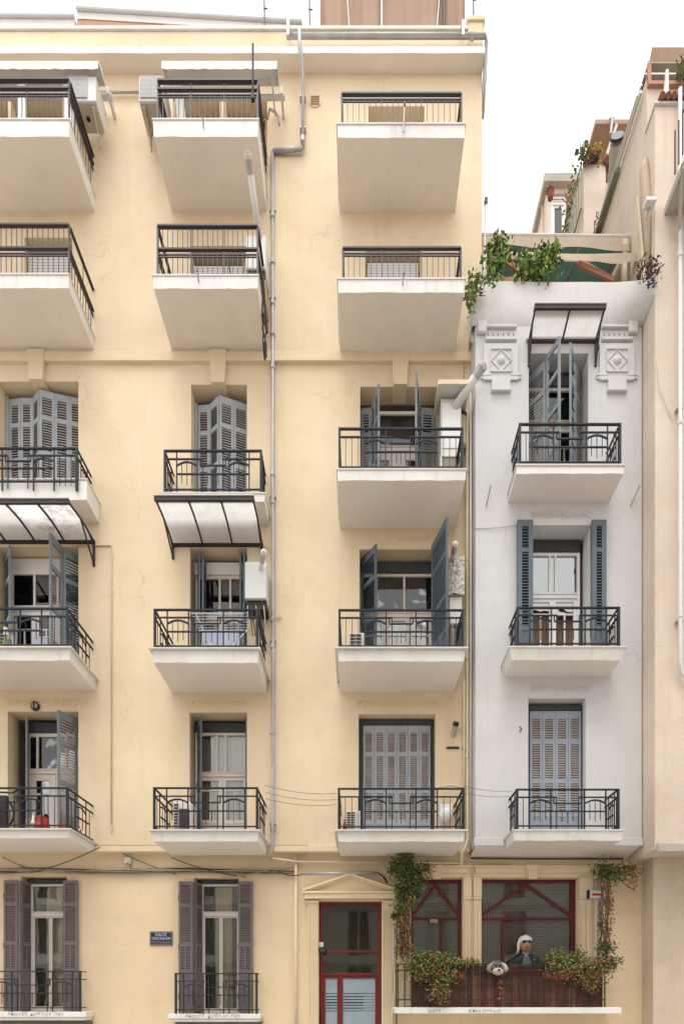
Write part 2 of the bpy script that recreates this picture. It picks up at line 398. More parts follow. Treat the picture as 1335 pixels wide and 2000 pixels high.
def curtain(par, x0, x1, z0, z1, y, mat, folds=14, amp=.025, name='curtain'):
    mb = MB(); n = folds * 4; ph = random.random() * 6
    top = []; bot = []
    for i in range(n + 1):
        t = i / n; x = lerp(x0, x1, t); yy = y + amp * math.sin(t * folds * 2 * PI + ph + math.sin(t * 9) * 1.2)
        top.append((x, yy, z1)); bot.append((x + .01 * math.sin(i), yy * 1.0 + .01 * math.sin(i * 1.7), z0))
    b = len(mb.v); mb.v += top + bot
    for i in range(n): mb.f.append((i, i + 1, n + 1 + i + 1, n + 1 + i)); mb.m.append(0)
    return mb.build(name, mat, par, smooth=True)

def window(root, name, x0, x1, z0, z1, y, fm, transom=None, top=(1,), leaves=2, fr=.055, st=.055, panel=0., cross=None,
           gm=None, head=0, label=None, sub_panel=True, leaf_gap=0.0):
    gm = gm or M['glass']; mb = MB(); panes = []
    d = .07
    mb.box(x0, x0 + fr, y, y + d, z0, z1); mb.box(x1 - fr, x1, y, y + d, z0, z1)
    mb.box(x0 + fr, x1 - fr, y + .003, y + d - .003, z1 - fr, z1)
    zt = transom if transom else z1 - fr
    if transom:
        mb.box(x0 + fr, x1 - fr, y - .012, y + d - .003, zt - .045, zt + .045)
        mb.box(x0 + fr, x1 - fr, y - .03, y - .013, zt + .025, zt + .043)
        s = sum(top); xa = x0 + fr; W = x1 - x0 - 2 * fr; c = 0
        for i, t in enumerate(top):
            a = xa + W * c / s; c += t; b = xa + W * c / s
            if i: mb.box(a - .02, a + .02, y + .008, y + d - .006, zt + .045, z1 - fr)
            panes.append((a + (.02 if i else 0), b - (.02 if i < len(top) - 1 else 0), zt + .045, z1 - fr))
        zt -= .045
    W = (x1 - x0 - 2 * fr) / leaves
    yy = y + .014
    for k in range(leaves):
        a = x0 + fr + W * k; b = a + W; a += .003; b -= .003
        mb.box(a, a + st, yy, yy + .045, z0 + .002, zt - .003); mb.box(b - st, b, yy, yy + .045, z0 + .002, zt - .003)
        mb.box(a + st, b - st, yy + .002, yy + .043, zt - .003 - st, zt - .003)
        mb.box(a + st, b - st, yy + .002, yy + .043, z0 + .002, z0 + .1)
        zb = z0 + .1
        if panel:
            mb.box(a + st, b - st, yy + .018, yy + .03, z0 + .1, z0 + panel)
            mb.box(a + st, b - st, yy + .002, yy + .043, z0 + panel, z0 + panel + .07)
            if sub_panel: mb.box(a + st + .05, b - st - .05, yy + .008, yy + .0178, z0 + .14, z0 + panel - .05)
            zb = z0 + panel + .07
        zt2 = zt - .003 - st
        if cross:
            zc = lerp(zt2, zb, cross)
            mb.box(a + st, b - st, yy + .006, yy + .035, zc - .014, zc + .014)
            xm = (a + b) / 2; mb.box(xm - .014, xm + .014, yy + .008, yy + .037, zb, zc - .014)
            panes += [(a + st, b - st, zc + .014, zt2), (a + st, xm - .014, zb, zc - .014), (xm + .014, b - st, zb, zc - .014)]
        else: panes.append((a + st, b - st, zb, zt2))
    ob = mb.build(name, fm, root, label=label)
    for a, b, c, e in panes:
        MB().box(a, b, y + .034, y + .038, c, e).build('pane', gm, ob)
    if head:
        MB().box(x0, x1, y - .03, y + d, z1 + .003, z1 + head).build('head_board', M['darkhead'], ob)
    return ob

SLATS = {}
def shutter_leaf(root, p0, p1, z0, z1, fm, sm, flip=False, fields=((.06, .22), (.255, .53), (.56, .78)), panel=(.82, .965), st=.045,
                 pitch=.045, center=False, label=None, tilt=58):
    """One hinged leaf from plan point p0 to p1; local x along the leaf, louvre fields as fractions down from the top."""
    v = Vector((p1[0] - p0[0], p1[1] - p0[1])); wd = v.length - .006; H = z1 - z0; ang = math.atan2(v.y, v.x)
    mb = MB(); t = .017
    mb.box(0, st, -t, t, 0, H); mb.box(wd - st, wd, -t, t, 0, H)
    edges = [0.] + [e for f in fields for e in f] + list(panel) + [1.]
    for i in range(0, len(edges), 2):
        mb.box(st, wd - st, -t + .002, t - .002, H * (1 - edges[i + 1]), H * (1 - edges[i]))
    zz0, zz1 = H * (1 - panel[1]), H * (1 - panel[0])
    mb.box(st, wd - st, -.006, .006, zz0, zz1)
    if wd > .2:
        mb.box(st + .03, wd - st - .03, -.014, -.0062, zz1 - .045, zz1 - .03)
        mb.box(wd / 2 - .006, wd / 2 + .006, -.011, -.0062, zz0, zz1 - .05)
    if center:
        f = fields[-1]; mb.box(wd / 2 - .014, wd / 2 + .014, -t + .001, t - .001, H * (1 - f[1]), H * (1 - f[0]))
    for q in (.12, .5, .88): mb.tube([(0, -t - .004, H * q - .05), (0, -t - .004, H * q + .05)], .009, 5)
    me = mb.mesh('shutter', fm)
    o = bpy.data.objects.new('shutter', me); C.objects.link(o); o.parent = root
    o.location = Vector((p0[0], p0[1], z0)) - org(root); o.rotation_euler = (0, 0, ang)
    tag(o, label)
    sw = wd - 2 * st - .002
    k = (round(sw, 3), sm.name, tilt)
    n = 0
    if k not in SLATS:
        b = MB(); s = math.sin(R(tilt)); c = math.cos(R(tilt)); L = .049; h = .0035
        P = lambda u, q: (u * c - q * s, -u * s * 1 + q * 0 - 0, 0)
        pts = []
        for x in (-sw / 2, sw / 2):
            for (u, q) in ((-L / 2, -h), (L / 2, -h), (L / 2, h), (-L / 2, h)):
                pts.append((x, u * c - q * s, u * s + q * c))
        b.add(pts, [(3, 2, 1, 0), (4, 5, 6, 7), (0, 1, 5, 4), (1, 2, 6, 5), (2, 3, 7, 6), (3, 0, 4, 7)])
        SLATS[k] = b.mesh('slat', sm)
    me = SLATS[k]; zs = []
    for f in fields:
        a, b = H * (1 - f[1]), H * (1 - f[0]); m = max(1, round((b - a) / pitch))
        zs += [a + (i + .5) * (b - a) / m for i in range(m)]
    key = root.name
    left = 300 - SLATS.get(key, 0)
    if left >= len(zs):
        for z in zs: place('slat', me, (wd / 2, 0, z), o, rot=(R(random.gauss(0, 1.5)), 0, 0))
        SLATS[key] = SLATS.get(key, 0) + len(zs)
    else:
        b = MB()
        for z in zs: b.add([(q.co.x + wd / 2, q.co.y, q.co.z + z) for q in me.vertices], [tuple(p.vertices) for p in me.polygons])
        j = place('louvre_slats', b.mesh('louvre_slats', sm), (0, 0, 0), o); j['kind'] = 'stuff'
    return o
def shutters(root, nodes, z0, z1, fm, sm, **kw):
    for a, b in zip(nodes[:-1], nodes[1:]): shutter_leaf(root, a, b, z0, z1, fm, sm, **kw)

def slab(root, x0, x1, yf, yw, zb, zt, mat=None, lip=.0, label=None, under=None, splay=0., liph=.05):
    """Balcony slab: painted fascia and sides, darker soffit, marble edge strip on top."""
    mb = MB(); s = splay
    B = [(x0 + s, yf + s, zb), (x1 - s, yf + s, zb), (x1 - s, yw, zb), (x0 + s, yw, zb)]
    T = [(x0, yf, zt), (x1, yf, zt), (x1, yw, zt), (x0, yw, zt)]
    n = 14
    # fascia and sides as strips with a slightly wavy lower edge
    wav = [random.uniform(-.007, .007) for _ in range(n + 1)]
    for i in range(n):
        a, b = i / n, (i + 1) / n
        mb.quad((lerp(B[0][0], B[1][0], a), B[0][1], zb + wav[i]), (lerp(B[0][0], B[1][0], b), B[0][1], zb + wav[i + 1]),
                (lerp(x0, x1, b), yf, zt), (lerp(x0, x1, a), yf, zt))
        mb.mi = 1
        mb.quad((lerp(B[0][0], B[1][0], a), B[0][1], zb + wav[i]), (lerp(B[3][0], B[2][0], a), yw, zb),
                (lerp(B[3][0], B[2][0], b), yw, zb), (lerp(B[0][0], B[1][0], b), B[0][1], zb + wav[i + 1]))
        mb.mi = 0
    mb.quad(B[1], B[2], T[2], T[1]); mb.quad(B[3], B[0], T[0], T[3]); mb.quad(T[0], T[1], T[2], T[3])
    o = mb.build('balcony', [mat or M['fascia'], under or M['soffit']], root, label=label)
    mb = MB().box(x0 - lip, x1 + lip, yf - lip, yw - .003, zt + .001, zt + .03)
    mb.build('marble_edge', M['marble'], o, bevel=.004)
    return o

def deco_rail(bal, x0, x1, yf, yw, z0, h, marg, mat, arch=.38, rods=3, sides=(True, True), zext=0, tl=0.):
    W = x1 - x0; lv = lambda v: z0 + h * v
    t2, t1 = .021, .0105
    def hb(name, xa, xb, v, th=.021, dp=.026): cb(name, bal, (xa + xb) / 2, yf, lv(v) - th / 2, xb - xa, dp, th, mat)
    def vb(name, x, va, vz, th, y=None): cb(name, bal, x, yf if y is None else y, lv(va), th, th, h * (vz - va), mat)
    for x in (x0, x1): vb('post', x, -zext, .99, .04)
    hb('top_rail', x0 - .02, x1 + .02, 1.0, .024, .04)
    hb('bottom_rail', x0 + .02, x1 - .02, .10)
    aL0, aL1 = x0 + marg, x0 + marg + arch; aR1, aR0 = x1 - marg, x1 - marg - arch
    cL, cR = aL1 + .105, aR0 - .105
    hb('second_rail', x0 + .02, cL, .81); hb('second_rail', cR, x1 - .02, .81)
    hb('step_rail', cL - .05, cR + .05, .66); hb('middle_rail', aL0, aR1, .46)
    for x in (cL, cR): vb('baluster', x, -zext * .6, .81, t2 * .75)
    for x in (cL - .05, cR + .05): vb('rail_connector', x, .66, .81, .018)
    for x in (aL0, aL1, aR0, aR1): vb('baluster', x, -zext, 1.0, t2)
    for a, b in ((aL0, aL1), (aR0, aR1)):
        pts = [(lerp(a, b, i / 10), yf - .002, lv(.655 + .085 * math.sin(PI * i / 10))) for i in range(11)]
        mb = MB()
        for p, q in zip(pts[:-1], pts[1:]): mb.bar(p, q, .022, .028)
        mb.build('arch', mat, bal)
        for i in (1, 2, 3):
            x = lerp(a, b, i / 4); cb('short_rod', bal, x, yf, lv(.20 if i == 2 else .25), t1, t1, h * (.52 if i == 2 else .455), mat)
    if cR - cL > .2:
        for i in (1, 2, 3):
            x = lerp(cL, cR, i / 4); cb('short_rod', bal, x, yf, lv(.17 if i == 2 else .21), t1, t1, h * (.29 if i == 2 else .25), mat)
    for i in range(rods):
        d = marg * (i + 1) / (rods + 1)
        for x in (x0 + d, x1 - d): vb('baluster', x, -.02, .81, t1)
    D = yw - yf
    if D < .4:
        for sx in (x0, x1):
            for v in (1.0, .81, .10): cb('side_rail', bal, sx, (yf + yw) / 2, lv(v) - .009, .018, D - .03, .018, mat)
        return
    for sx, on in ((x0, sides[0]), (x1, sides[1])):
        if not on: continue
        for nm, v, th in (('top_rail', 1.0, .026), ('second_rail', .81, .022), ('middle_rail', .46, .02), ('bottom_rail', .10, .024)):
            ya, yb = (yf + .02, yw - .002) if v != .46 else (yf + D * .35, yf + D * .85)
            cb(nm, bal, sx, (ya + yb) / 2, lv(v) - th / 2, .028, yb - ya, th, mat)
        k = 7
        for i in range(1, k):
            y = yf + D * i / k
            hi = 1.0 if i in (2, 5) else .81
            cb('baluster', bal, sx, y, lv(0 if i in (1, 2, 5, 6) else .2), t1 if hi < 1 else t2 * .8, t1 if hi < 1 else t2 * .8, h * (hi - (0 if i in (1, 2, 5, 6) else .2)), mat)
        a, b = yf + D * 2 / k, yf + D * 5 / k; mb = MB()
        pts = [(sx, lerp(a, b, i / 8), lv(.655 + .085 * math.sin(PI * i / 8))) for i in range(9)]
        for p, q in zip(pts[:-1], pts[1:]): mb.bar(p, q, .02, .024)
        mb.build('arch', mat, bal)

def bar_rail(bal, x0, x1, yf, yw, z0, h, mat, n=22, upper=0, sides=(True, True), posts=2, upbars=False):
    """Plain railing of vertical bars under a double rail; optionally a raised wide rail above."""
    hh = h
    def hb(name, z, th, dp): cb(name, bal, (x0 + x1) / 2, yf, z - th / 2, x1 - x0, dp, th, mat)
    rails = [('double_rail', hh, .018, .02), ('double_rail', hh - .045, .014, .018), ('bottom_rail', .035, .014, .018)]
    rails.append(('top_rail', hh + .09, .03, .05))
    if upper: rails.append(('raised_rail', hh + upper, .03, .06))
    for nm, z, th, dp in rails: hb(nm, z0 + z, th, dp)
    top = hh + (upper or .09)
    for i in range(posts + 2):
        x = lerp(x0, x1, i / (posts + 1)); th = .03 if i in (0, posts + 1) else .018
        cb('post', bal, x, yf, z0, th, th, top, mat)
    for i in range(1, n):
        x = lerp(x0, x1, i / n)
        cb('baluster', bal, x, yf, z0, .011, .011, hh, mat)
        if upbars: cb('upper_bar', bal, x, yf, z0 + hh + .09, .011, .011, upper - .09, mat)
    D = yw - yf
    for sx, on in ((x0, sides[0]), (x1, sides[1])):
        if not on: continue
        for nm, z, th, dp in rails:
            cb(nm, bal, sx, (yf + yw) / 2 + .01, z0 + z - th / 2, dp * .8, D - .03, th, mat)
        for i in range(1, 9):
            cb('baluster', bal, sx, yf + D * i / 9, z0, .011, .011, top if i == 5 else hh, mat)

# ------------------------------------------------------------------ ground
MB().box(-150, 160, -14.9, -2.6, -.35, -.12).build('street', M['asphalt'], kind='structure')
MB().box(-150, 160, -150, -14.91, -.35, -.121).build('ground_beyond', M['asphalt'], kind='structure')
pv = MB().box(-60, 70, -2.599, .6, -.35, -.002).build('pavement', M['pave'], kind='structure', bevel=.01)
MB().box(-60, 70, .601, 150, -.35, -.01).build('ground', M['asphalt'], kind='structure')

# ------------------------------------------------------------------ yellow apartment building
YB = empty('apartment_building', (3.2, 0, 0), 'large pale yellow apartment building with three columns of balconies', 'apartment building')
F1, F2 = 18.0, 14.03
XR = 9.40
# upper two floors (the plaster stands 4 cm proud above the string course)
mb = MB()
opsA = [(-.75, .18, 17.2, 19.12), (.26, 1.36, 17.2, 19.12), (3.42, 4.30, 17.2, 19.12), (4.42, 5.22, 17.2, 19.12), (7.19, 8.28, 17.2, 19.02),
        (.5, 1.43, 14.6, 16.46), (3.74, 4.82, 14.6, 16.30), (7.14, 8.20, 14.6, 16.24)]
wall_mesh(mb, -9, XR, F2, 19.66, -.04, opsA, .30)
mb.quad((-9, -.04, F2), (-9, 0, F2), (XR, 0, F2), (XR, -.04, F2))
mb.quad((XR, -.04, F2), (XR, 10, F2), (XR, 10, 20.3), (XR, -.04, 20.3))
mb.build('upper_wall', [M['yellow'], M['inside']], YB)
# middle floors
mb = MB()
opsB = [(-.03, 1.53, 11.32, 13.70), (3.73, 4.82, 11.2, 13.64), (7.03, 8.53, 11.09, 13.60),
        (-.03, 1.53, 7.90, 10.47), (3.71, 4.82, 7.90, 10.45), (7.02, 8.53, 7.90, 10.42),
        (.15, 1.53, 4.67, 7.25), (3.70, 4.82, 4.67, 7.23), (7.00, 8.50, 4.67, 7.20)]
wall_mesh(mb, -9, XR, 4.64, F2, 0, opsB, .36)
mb.quad((XR, 0, 4.64), (XR, 10, 4.64), (XR, 10, F2), (XR, 0, F2))
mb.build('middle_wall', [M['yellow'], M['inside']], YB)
# raised lip at the foot of the upper floors
MB().box(-9, 1.87, -.05, .2, 4.50, 4.641).build('string_course', M['yellow_trim'], YB, bevel=.01)
MB().box(1.87, 6.0, -.05, .2, 4.50, 4.62).build('string_course', M['yellow_trim'], YB, bevel=.01)
MB().box(6.0, 9.17, -.05, .2, 4.50, 4.635).build('string_course', M['yellow_trim'], YB, bevel=.01)
# string course shadow lip under the top floors and the tapered keystones
MB().box(-9, XR - .01, -.075, -.041, F2 + .005, F2 + .18).build('string_course', M['yellow_trim'], YB, bevel=.008)
for xc, zt in ((.74, 13.66), (4.27, 13.60), (7.81, 13.56)):
    mb = MB(); a, b = .17, .13
    mb.hexa([(xc - b, -.09, zt), (xc + b, -.09, zt), (xc + b, .28, zt - .02), (xc - b, .28, zt - .02),
             (xc - a, -.09, F2 + .22), (xc + a, -.09, F2 + .22), (xc + a, -.0, F2 + .22), (xc - a, -.0, F2 + .22)])
    mb.build('keystone', M['yellow_trim'], YB, bevel=.006)
# ground floor
mb = MB()
opsC = [(.314, 1.226, 1.36, 4.06), (3.738, 4.63, 1.32, 4.03), (6.21, 7.456, -.01, 3.574), (8.035, 9.055, 1.50, 4.02), (9.43, 11.33, 1.50, 4.02)]
wall_mesh(mb, -9, 12.9, -.1, 4.62, .15, opsC, .26)
mb.quad((XR, .15, 4.62), (XR, 10, 4.62), (-9, 10, 4.62), (-9, .15, 4.62))
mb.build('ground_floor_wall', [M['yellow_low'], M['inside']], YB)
MB().box(-9, 5.68, .085, .149, -.1, 4.10).build('pilaster_band', M['yellow_low'], YB) if False else None
# roof: cornice, parapet, corner pier
mb = MB()
n = 40
for i in range(n):
    a, b = -9 + (XR + 9) * i / n, -9 + (XR + 9) * (i + 1) / n
    w0, w1 = random.uniform(-.008, .008), random.uniform(-.008, .008)
    mb.mi = 0
    mb.quad((a, -.30, 19.64 + .006 * math.sin(i * 2.1)), (b, -.30, 19.64 + .006 * math.sin(i * 2.1 + 2.1)), (b, -.30, 19.77), (a, -.30, 19.77))
    mb.mi = 1
    mb.quad((a, -.30, 19.64 + .006 * math.sin(i * 2.1)), (a, -.04, 19.65), (b, -.04, 19.65), (b, -.30, 19.64 + .006 * math.sin(i * 2.1 + 2.1)))
mb.mi = 0
mb.quad((XR, -.30, 19.64), (XR, 2, 19.64), (XR, 2, 19.77), (XR, -.30, 19.77)); mb.quad((-9, -.30, 19.77), (XR, -.30, 19.77), (XR, 1, 19.77), (-9, 1, 19.77))
mb.build('cornice', [M['fascia'], M['soffit']], YB)
MB().box(-9, 9.1, -.15, .05, 19.772, 20.30).build('parapet', M['yellow'], YB, bevel=.01)
MB().box(-9, 9.1, -.18, .08, 20.302, 20.37).build('parapet_coping', M['marble'], YB, bevel=.008)
MB().box(9.102, XR, -.17, 1.0, 19.772, 20.45).build('corner_pier', M['yellow_trim'], YB, bevel=.01)
MB().box(9.08, XR + .03, -.20, 1.02, 20.452, 20.53).build('pier_cap', M['yellow_trim'], YB, bevel=.01)
MB().box(-9, XR - .02, .3, 9.9, 19.9, 20.1).build('roof_slab', M['conc'], YB)
MB().box(-9.3, -9.0, -.04, 10, -.1, 20.3).build('side_wall', M['yellow'], YB)
MB().box(-9.29, XR - .02, 9.9, 10.1, -.1, 20.1).build('rear_wall', M['yellow'], YB)

# --- balconies of the yellow building: (x0, x1, front y, wall y, z bottom, z top)
BAL = [('L1', -.45, 1.87, -1.05, -.04, 16.97, 17.27), ('M1', 3.35, 5.22, -1.05, -.04, 16.97, 17.27), ('R1', 6.62, 8.89, -1.05, -.04, 16.95, 17.19),
       ('L2', -.45, 1.86, -1.05, -.04, 14.28, 14.52), ('M2', 3.35, 5.22, -1.05, -.04, 14.27, 14.50), ('R2', 6.63, 8.88, -1.05, -.04, 14.20, 14.44),
       ('L3', -.45, 1.95, -.55, 0, 10.93, 11.32), ('M3', 3.32, 5.26, -.55, 0, 10.90, 11.06), ('R3', 6.62, 8.90, -1.08, 0, 10.83, 11.03),
       ('L4', -.45, 1.88, -1.05, 0, 7.66, 7.88), ('M4', 3.34, 5.22, -1.05, 0, 7.62, 7.86), ('R4', 6.63, 8.88, -1.08, 0, 7.63, 7.85),
       ('L5', -.45, 1.87, -1.05, 0, 4.50, 4.66), ('M5', 3.34, 5.22, -1.05, 0, 4.44, 4.64), ('R5', 6.62, 8.88, -1.08, 0, 4.43, 4.63)]
B = {}
for k, x0, x1, yf, yw, zb, zt in BAL:
    low = k[1] in '345'
    B[k] = slab(YB, x0, x1, yf, yw, zb, zt - .03, lip=.05 if k[1] in '45' else .015, under=M['soffit_grey'] if low else M['soffit'],
                splay=.018 if k[1] in '45' else 0.012)
# stepped upper edge (the thin ledge over the taller white fascia) on the two top rows
ir = M['iron']; ib = M['iron_brown']
yr = -1.0
bar_rail(B['L1'], -.4, 1.84, yr, -.04, 17.27, .52, ib, n=24, upper=.24, sides=(False, True))
bar_rail(B['M1'], 3.42, 5.20, yr, -.04, 17.27, .50, ib, n=19, upper=.24)
bar_rail(B['R1'], 6.70, 8.83, yr, -.04, 17.19, .50, M['iron_black'], n=21)
bar_rail(B['L2'], -.4, 1.84, yr, -.04, 14.52, .42, ib, n=24, upper=.50, sides=(False, True), upbars=True)
bar_rail(B['M2'], 3.42, 5.20, yr, -.04, 14.50, .42, ib, n=20, upper=.50, upbars=True)
bar_rail(B['R2'], 6.72, 8.82, yr, -.04, 14.44, .50, M['iron_black'], n=21)
deco_rail(B['L3'], -.40, 1.78, -.59, 0, 11.16, .68, .42, ir, sides=(False, True), zext=.15)
deco_rail(B['M3'], 3.39, 5.18, -.52, 0, 11.06, .80, .22, ir, rods=0)
deco_rail(B['R3'], 6.66, 8.84, -1.02, 0, 11.03, .76, .44, ir)
deco_rail(B['L4'], -.40, 1.81, -1.0, 0, 7.88, .72, .46, ir, sides=(False, True))
deco_rail(B['M4'], 3.37, 5.19, -1.0, 0, 7.86, .72, .22, ir, rods=0)
deco_rail(B['R4'], 6.66, 8.85, -1.02, 0, 7.85, .71, .45, ir)
deco_rail(B['L5'], -.40, 1.81, -1.0, 0, 4.66, .74, .46, ir, sides=(False, True))
deco_rail(B['M5'], 3.36, 5.19, -1.0, 0, 4.64, .76, .22, ir, rods=0)
deco_rail(B['R5'], 6.65, 8.86, -1.02, 0, 4.63, .75, .46, ir)

# --- ground floor shutters first (they show largest), then the rest until the slat limit
G = dict(fields=((.025, .17), (.20, .47), (.50, .68)), panel=(.72, .965), center=True, pitch=.05)
for xa, xb, xo, zb, zt in ((.02, .30, .38, 1.40, 3.97), (3.46, 3.74, 3.82, 1.37, 3.945)):
    shutter_leaf(YB, (xa, .10), (xb, .10), zb, zt, M['sh_purple'], M['slat_purple'], **G)
    shutter_leaf(YB, (xb + .03, .13), (xo + .04, .36), zb, zt, M['sh_purple'], M['slat_purple'], **G)
    shutter_leaf(YB, (xa + 1.17, .10), (xa + 1.46, .10), zb, zt, M['sh_purple'], M['slat_purple'], **G)
SG, SL = M['sh_grey'], M['slat_warm']
# row 5 right: six closed leaves in a dark frame
xs = [7.09 + i * (8.43 - 7.09) / 6 for i in range(7)]
shutters(YB, [(x, .20) for x in xs], 4.66, 7.06, SG, SL)
mb = MB().box(7.0, 7.08, .17, .27, 4.65, 7.16); mb.box(8.44, 8.50, .17, .27, 4.65, 7.16); mb.box(7.081, 8.439, .172, .268, 7.07, 7.16)
mb.build('shutter_frame', M['darkhead'], YB)
# row 3 left and middle: closed but bulging towards the street
shutters(YB, [(.04, .26), (.28, .23), (.52, .23), (.74, .06), (1.0, .14), (1.26, .20), (1.51, .25)], 11.34, 13.60, SG, SL, pitch=.05)
MB().box(-.02, .035, .22, .32, 11.33, 13.66).build('shutter_frame', M['sh_grey'], YB)
shutters(YB, [(3.80, .25), (4.04, .23), (4.27, .05), (4.53, .14), (4.80, .24)], 11.09, 13.47, SG, SL, pitch=.05)
MB().box(3.735, 3.79, .22, .32, 11.09, 13.5).build('shutter_frame', M['sh_grey'], YB)
SB, SBL, GR = M['sh_blue'], M['slat_blue'], M['sh_green']
kw = dict(pitch=.055)
shutters(YB, [(7.05, .24), (7.25, .22)], 11.06, 13.4, GR, M['slat_warm'], **kw)
shutters(YB, [(7.27, .20), (7.33, -.0), (7.385, -.22)], 11.06, 13.43, GR, M['slat_blue'], **kw)
shutters(YB, [(8.08, -.43), (8.15, -.11), (8.21, .20)], 11.06, 13.43, GR, M['slat_blue'], **kw)
shutters(YB, [(8.24, .22), (8.50, .24)], 11.06, 13.4, GR, M['slat_warm'], **kw)
shutters(YB, [(-.02, .20), (.27, -.12)], 7.9, 10.42, GR, M['slat_blue'], **kw)
shutters(YB, [(1.18, -.40), (1.225, -.01)], 7.9, 10.44, GR, M['slat_warm'], **kw)
shutters(YB, [(1.235, .0), (1.50, .26)], 7.9, 10.44, GR, M['slat_blue'], **kw)
shutters(YB, [(3.80, .27), (3.90, -.03)], 7.88, 10.36, SB, SBL, **kw)
shutters(YB, [(3.97, -.04), (3.94, .27)], 7.88, 10.36, SB, SBL, **kw)
shutters(YB, [(4.70, -.05), (4.73, .27)], 7.88, 10.36, SB, SBL, **kw)
shutters(YB, [(4.77, -.06), (4.80, .27)], 7.88, 10.36, SB, SBL, **kw)
shutters(YB, [(7.06, .26), (7.345, -.17)], 7.87, 10.40, SB, SBL, **kw)
shutters(YB, [(8.42, -.12), (8.48, .27)], 7.87, 10.40, SB, SBL, **kw)
shutters(YB, [(8.61, -.80), (8.425, -.14)], 7.87, 10.40, SB, SBL, **kw)
shutters(YB, [(.38, .30), (.47, .08)], 4.68, 7.18, GR, SBL, **kw)
shutters(YB, [(1.21, -.17), (1.42, .20)], 4.68, 7.20, GR, M['slat_warm'], **kw)
shutters(YB, [(1.44, .22), (1.52, .28)], 4.68, 7.20, GR, SBL, **kw)
shutters(YB, [(3.79, .28), (3.93, .0)], 4.66, 7.17, SB, SBL, **kw)
shutters(YB, [(4.80, .04), (4.79, .29)], 4.66, 7.17, SB, SBL, **kw)

# --- windows and balcony doors of the yellow building
wf = M['wframe']
o = window(YB, 'balcony_door', 7.04, 8.52, 11.06, 13.42, .30, wf, 12.66, (1, 2.4, 1), 2, .06, .16, .55, .3)
curtain(o, 7.2, 8.4, 11.2, 13.4, .45, M['curtain_grey'])
o = window(YB, 'balcony_door', .02, 1.51, 7.9, 10.20, .24, M['wwhite'], 9.42, (1, 1.1, 1), 3, .09, .07, .5, .35)
curtain(o, .3, 1.4, 8.0, 10.1, .45, M['curtain_grey'], 9)
MB().box(.0, 1.52, .27, .37, 10.203, 10.44).build('lintel_board', M['wwhite'], o)
o = window(YB, 'balcony_door', 3.73, 4.80, 7.88, 10.12, .30, wf, 9.28, (1.5, .75, 1.1), 2, .06, .06, .5, .35)
curtain(o, 3.8, 4.35, 9.2, 10.1, .5, M['curtain_red'], 5)
curtain(o, 3.8, 4.2, 7.9, 9.2, .5, M['curtain_red'], 4)
MB().box(3.72, 4.81, .27, .37, 10.123, 10.36).build('lintel_board', M['wwhite'], o)
o = window(YB, 'balcony_door', 7.03, 8.52, 7.87, 10.16, .30, wf, 9.33, (1, 2, 2), 3, .05, .06, .45, .35, head=.20)
curtain(o, 7.1, 8.45, 8.0, 10.1, .5, M['curtain'], 16)
o = window(YB, 'balcony_door', .32, 1.51, 4.68, 6.97, .32, wf, 6.20, (.3, 1.1, .6), 2, .07, .13, .2, .25, head=.2)
curtain(o, .36, .7, 4.7, 6.9, .6, M['curtain_red'], 4)
curtain(o, .95, 1.45, 4.7, 6.1, .45, M['curtain_w'], 3)
o = window(YB, 'balcony_door', 3.72, 4.81, 4.66, 6.98, .32, wf, 6.14, (1, .45, 1.1), 2, .05, .07, .5, .25, head=.18)
curtain(o, 3.8, 4.75, 4.8, 6.95, .5, M['curtain'], 12)
# upper rows, half hidden by their balconies
for (x0, x1, z0, z1) in ((.5, 1.43, 14.6, 16.2), (3.74, 4.82, 14.6, 16.02), (7.14, 8.20, 14.6, 16.08)):
    o = window(YB, 'window', x0 + .02, x1 - .02, z0, z1 + .10, .2, M['wwhite'], None, (1,), 2)
    mb = MB(); m = 26
    for i in range(m): mb.box(x0 + .03, x1 - .03, .045, .065 - .006 * (i % 2), z0 + .12 + (z1 - z0 - .12) * i / m, z0 + .12 + (z1 - z0 - .12) * (i + .82) / m)
    mb.build('roller_blind', M['roller'], o)
    MB().box(x0 + .03, x1 - .03, .01, .044, z0 + .05, z0 + .115).build('blind_bar', M['salmon'], o)
for (x0, x1) in ((-.73, .16), (.28, 1.34), (3.44, 4.28), (4.44, 5.20)):
    o = window(YB, 'balcony_door', x0, x1, 17.3, 19.08, .15, M['tan_wood'], 18.75, (1,), 2, .05, .05, .9)
o = window(YB, 'window', 7.2, 8.27, 17.25, 19.0, .2, M['wwhite'], 18.6, (1, 1), 2, .06, .07)
curtain(o, 7.3, 8.2, 17.3, 18.9, .4, M['curtain_w'])
# ground floor windows
for x0 in (.33, 3.755):
    zb = 1.38 if x0 < 1 else 1.34
    o = window(YB, 'window', x0 + .08, x0 + .88, zb, 3.94, .33, M['walu'], 3.34, (1,), 2, .045, .03, head=.09)
    curtain(o, x0 + .12, x0 + .34, zb, 3.9, .44, M['curtain_g'], 4, .015)
    curtain(o, x0 + .26, x0 + .68, zb, 3.9, .455, M['curtain'], 7, .018)
    curtain(o, x0 + .66, x0 + .88, zb, 3.9, .44, M['curtain_g'], 4, .015)

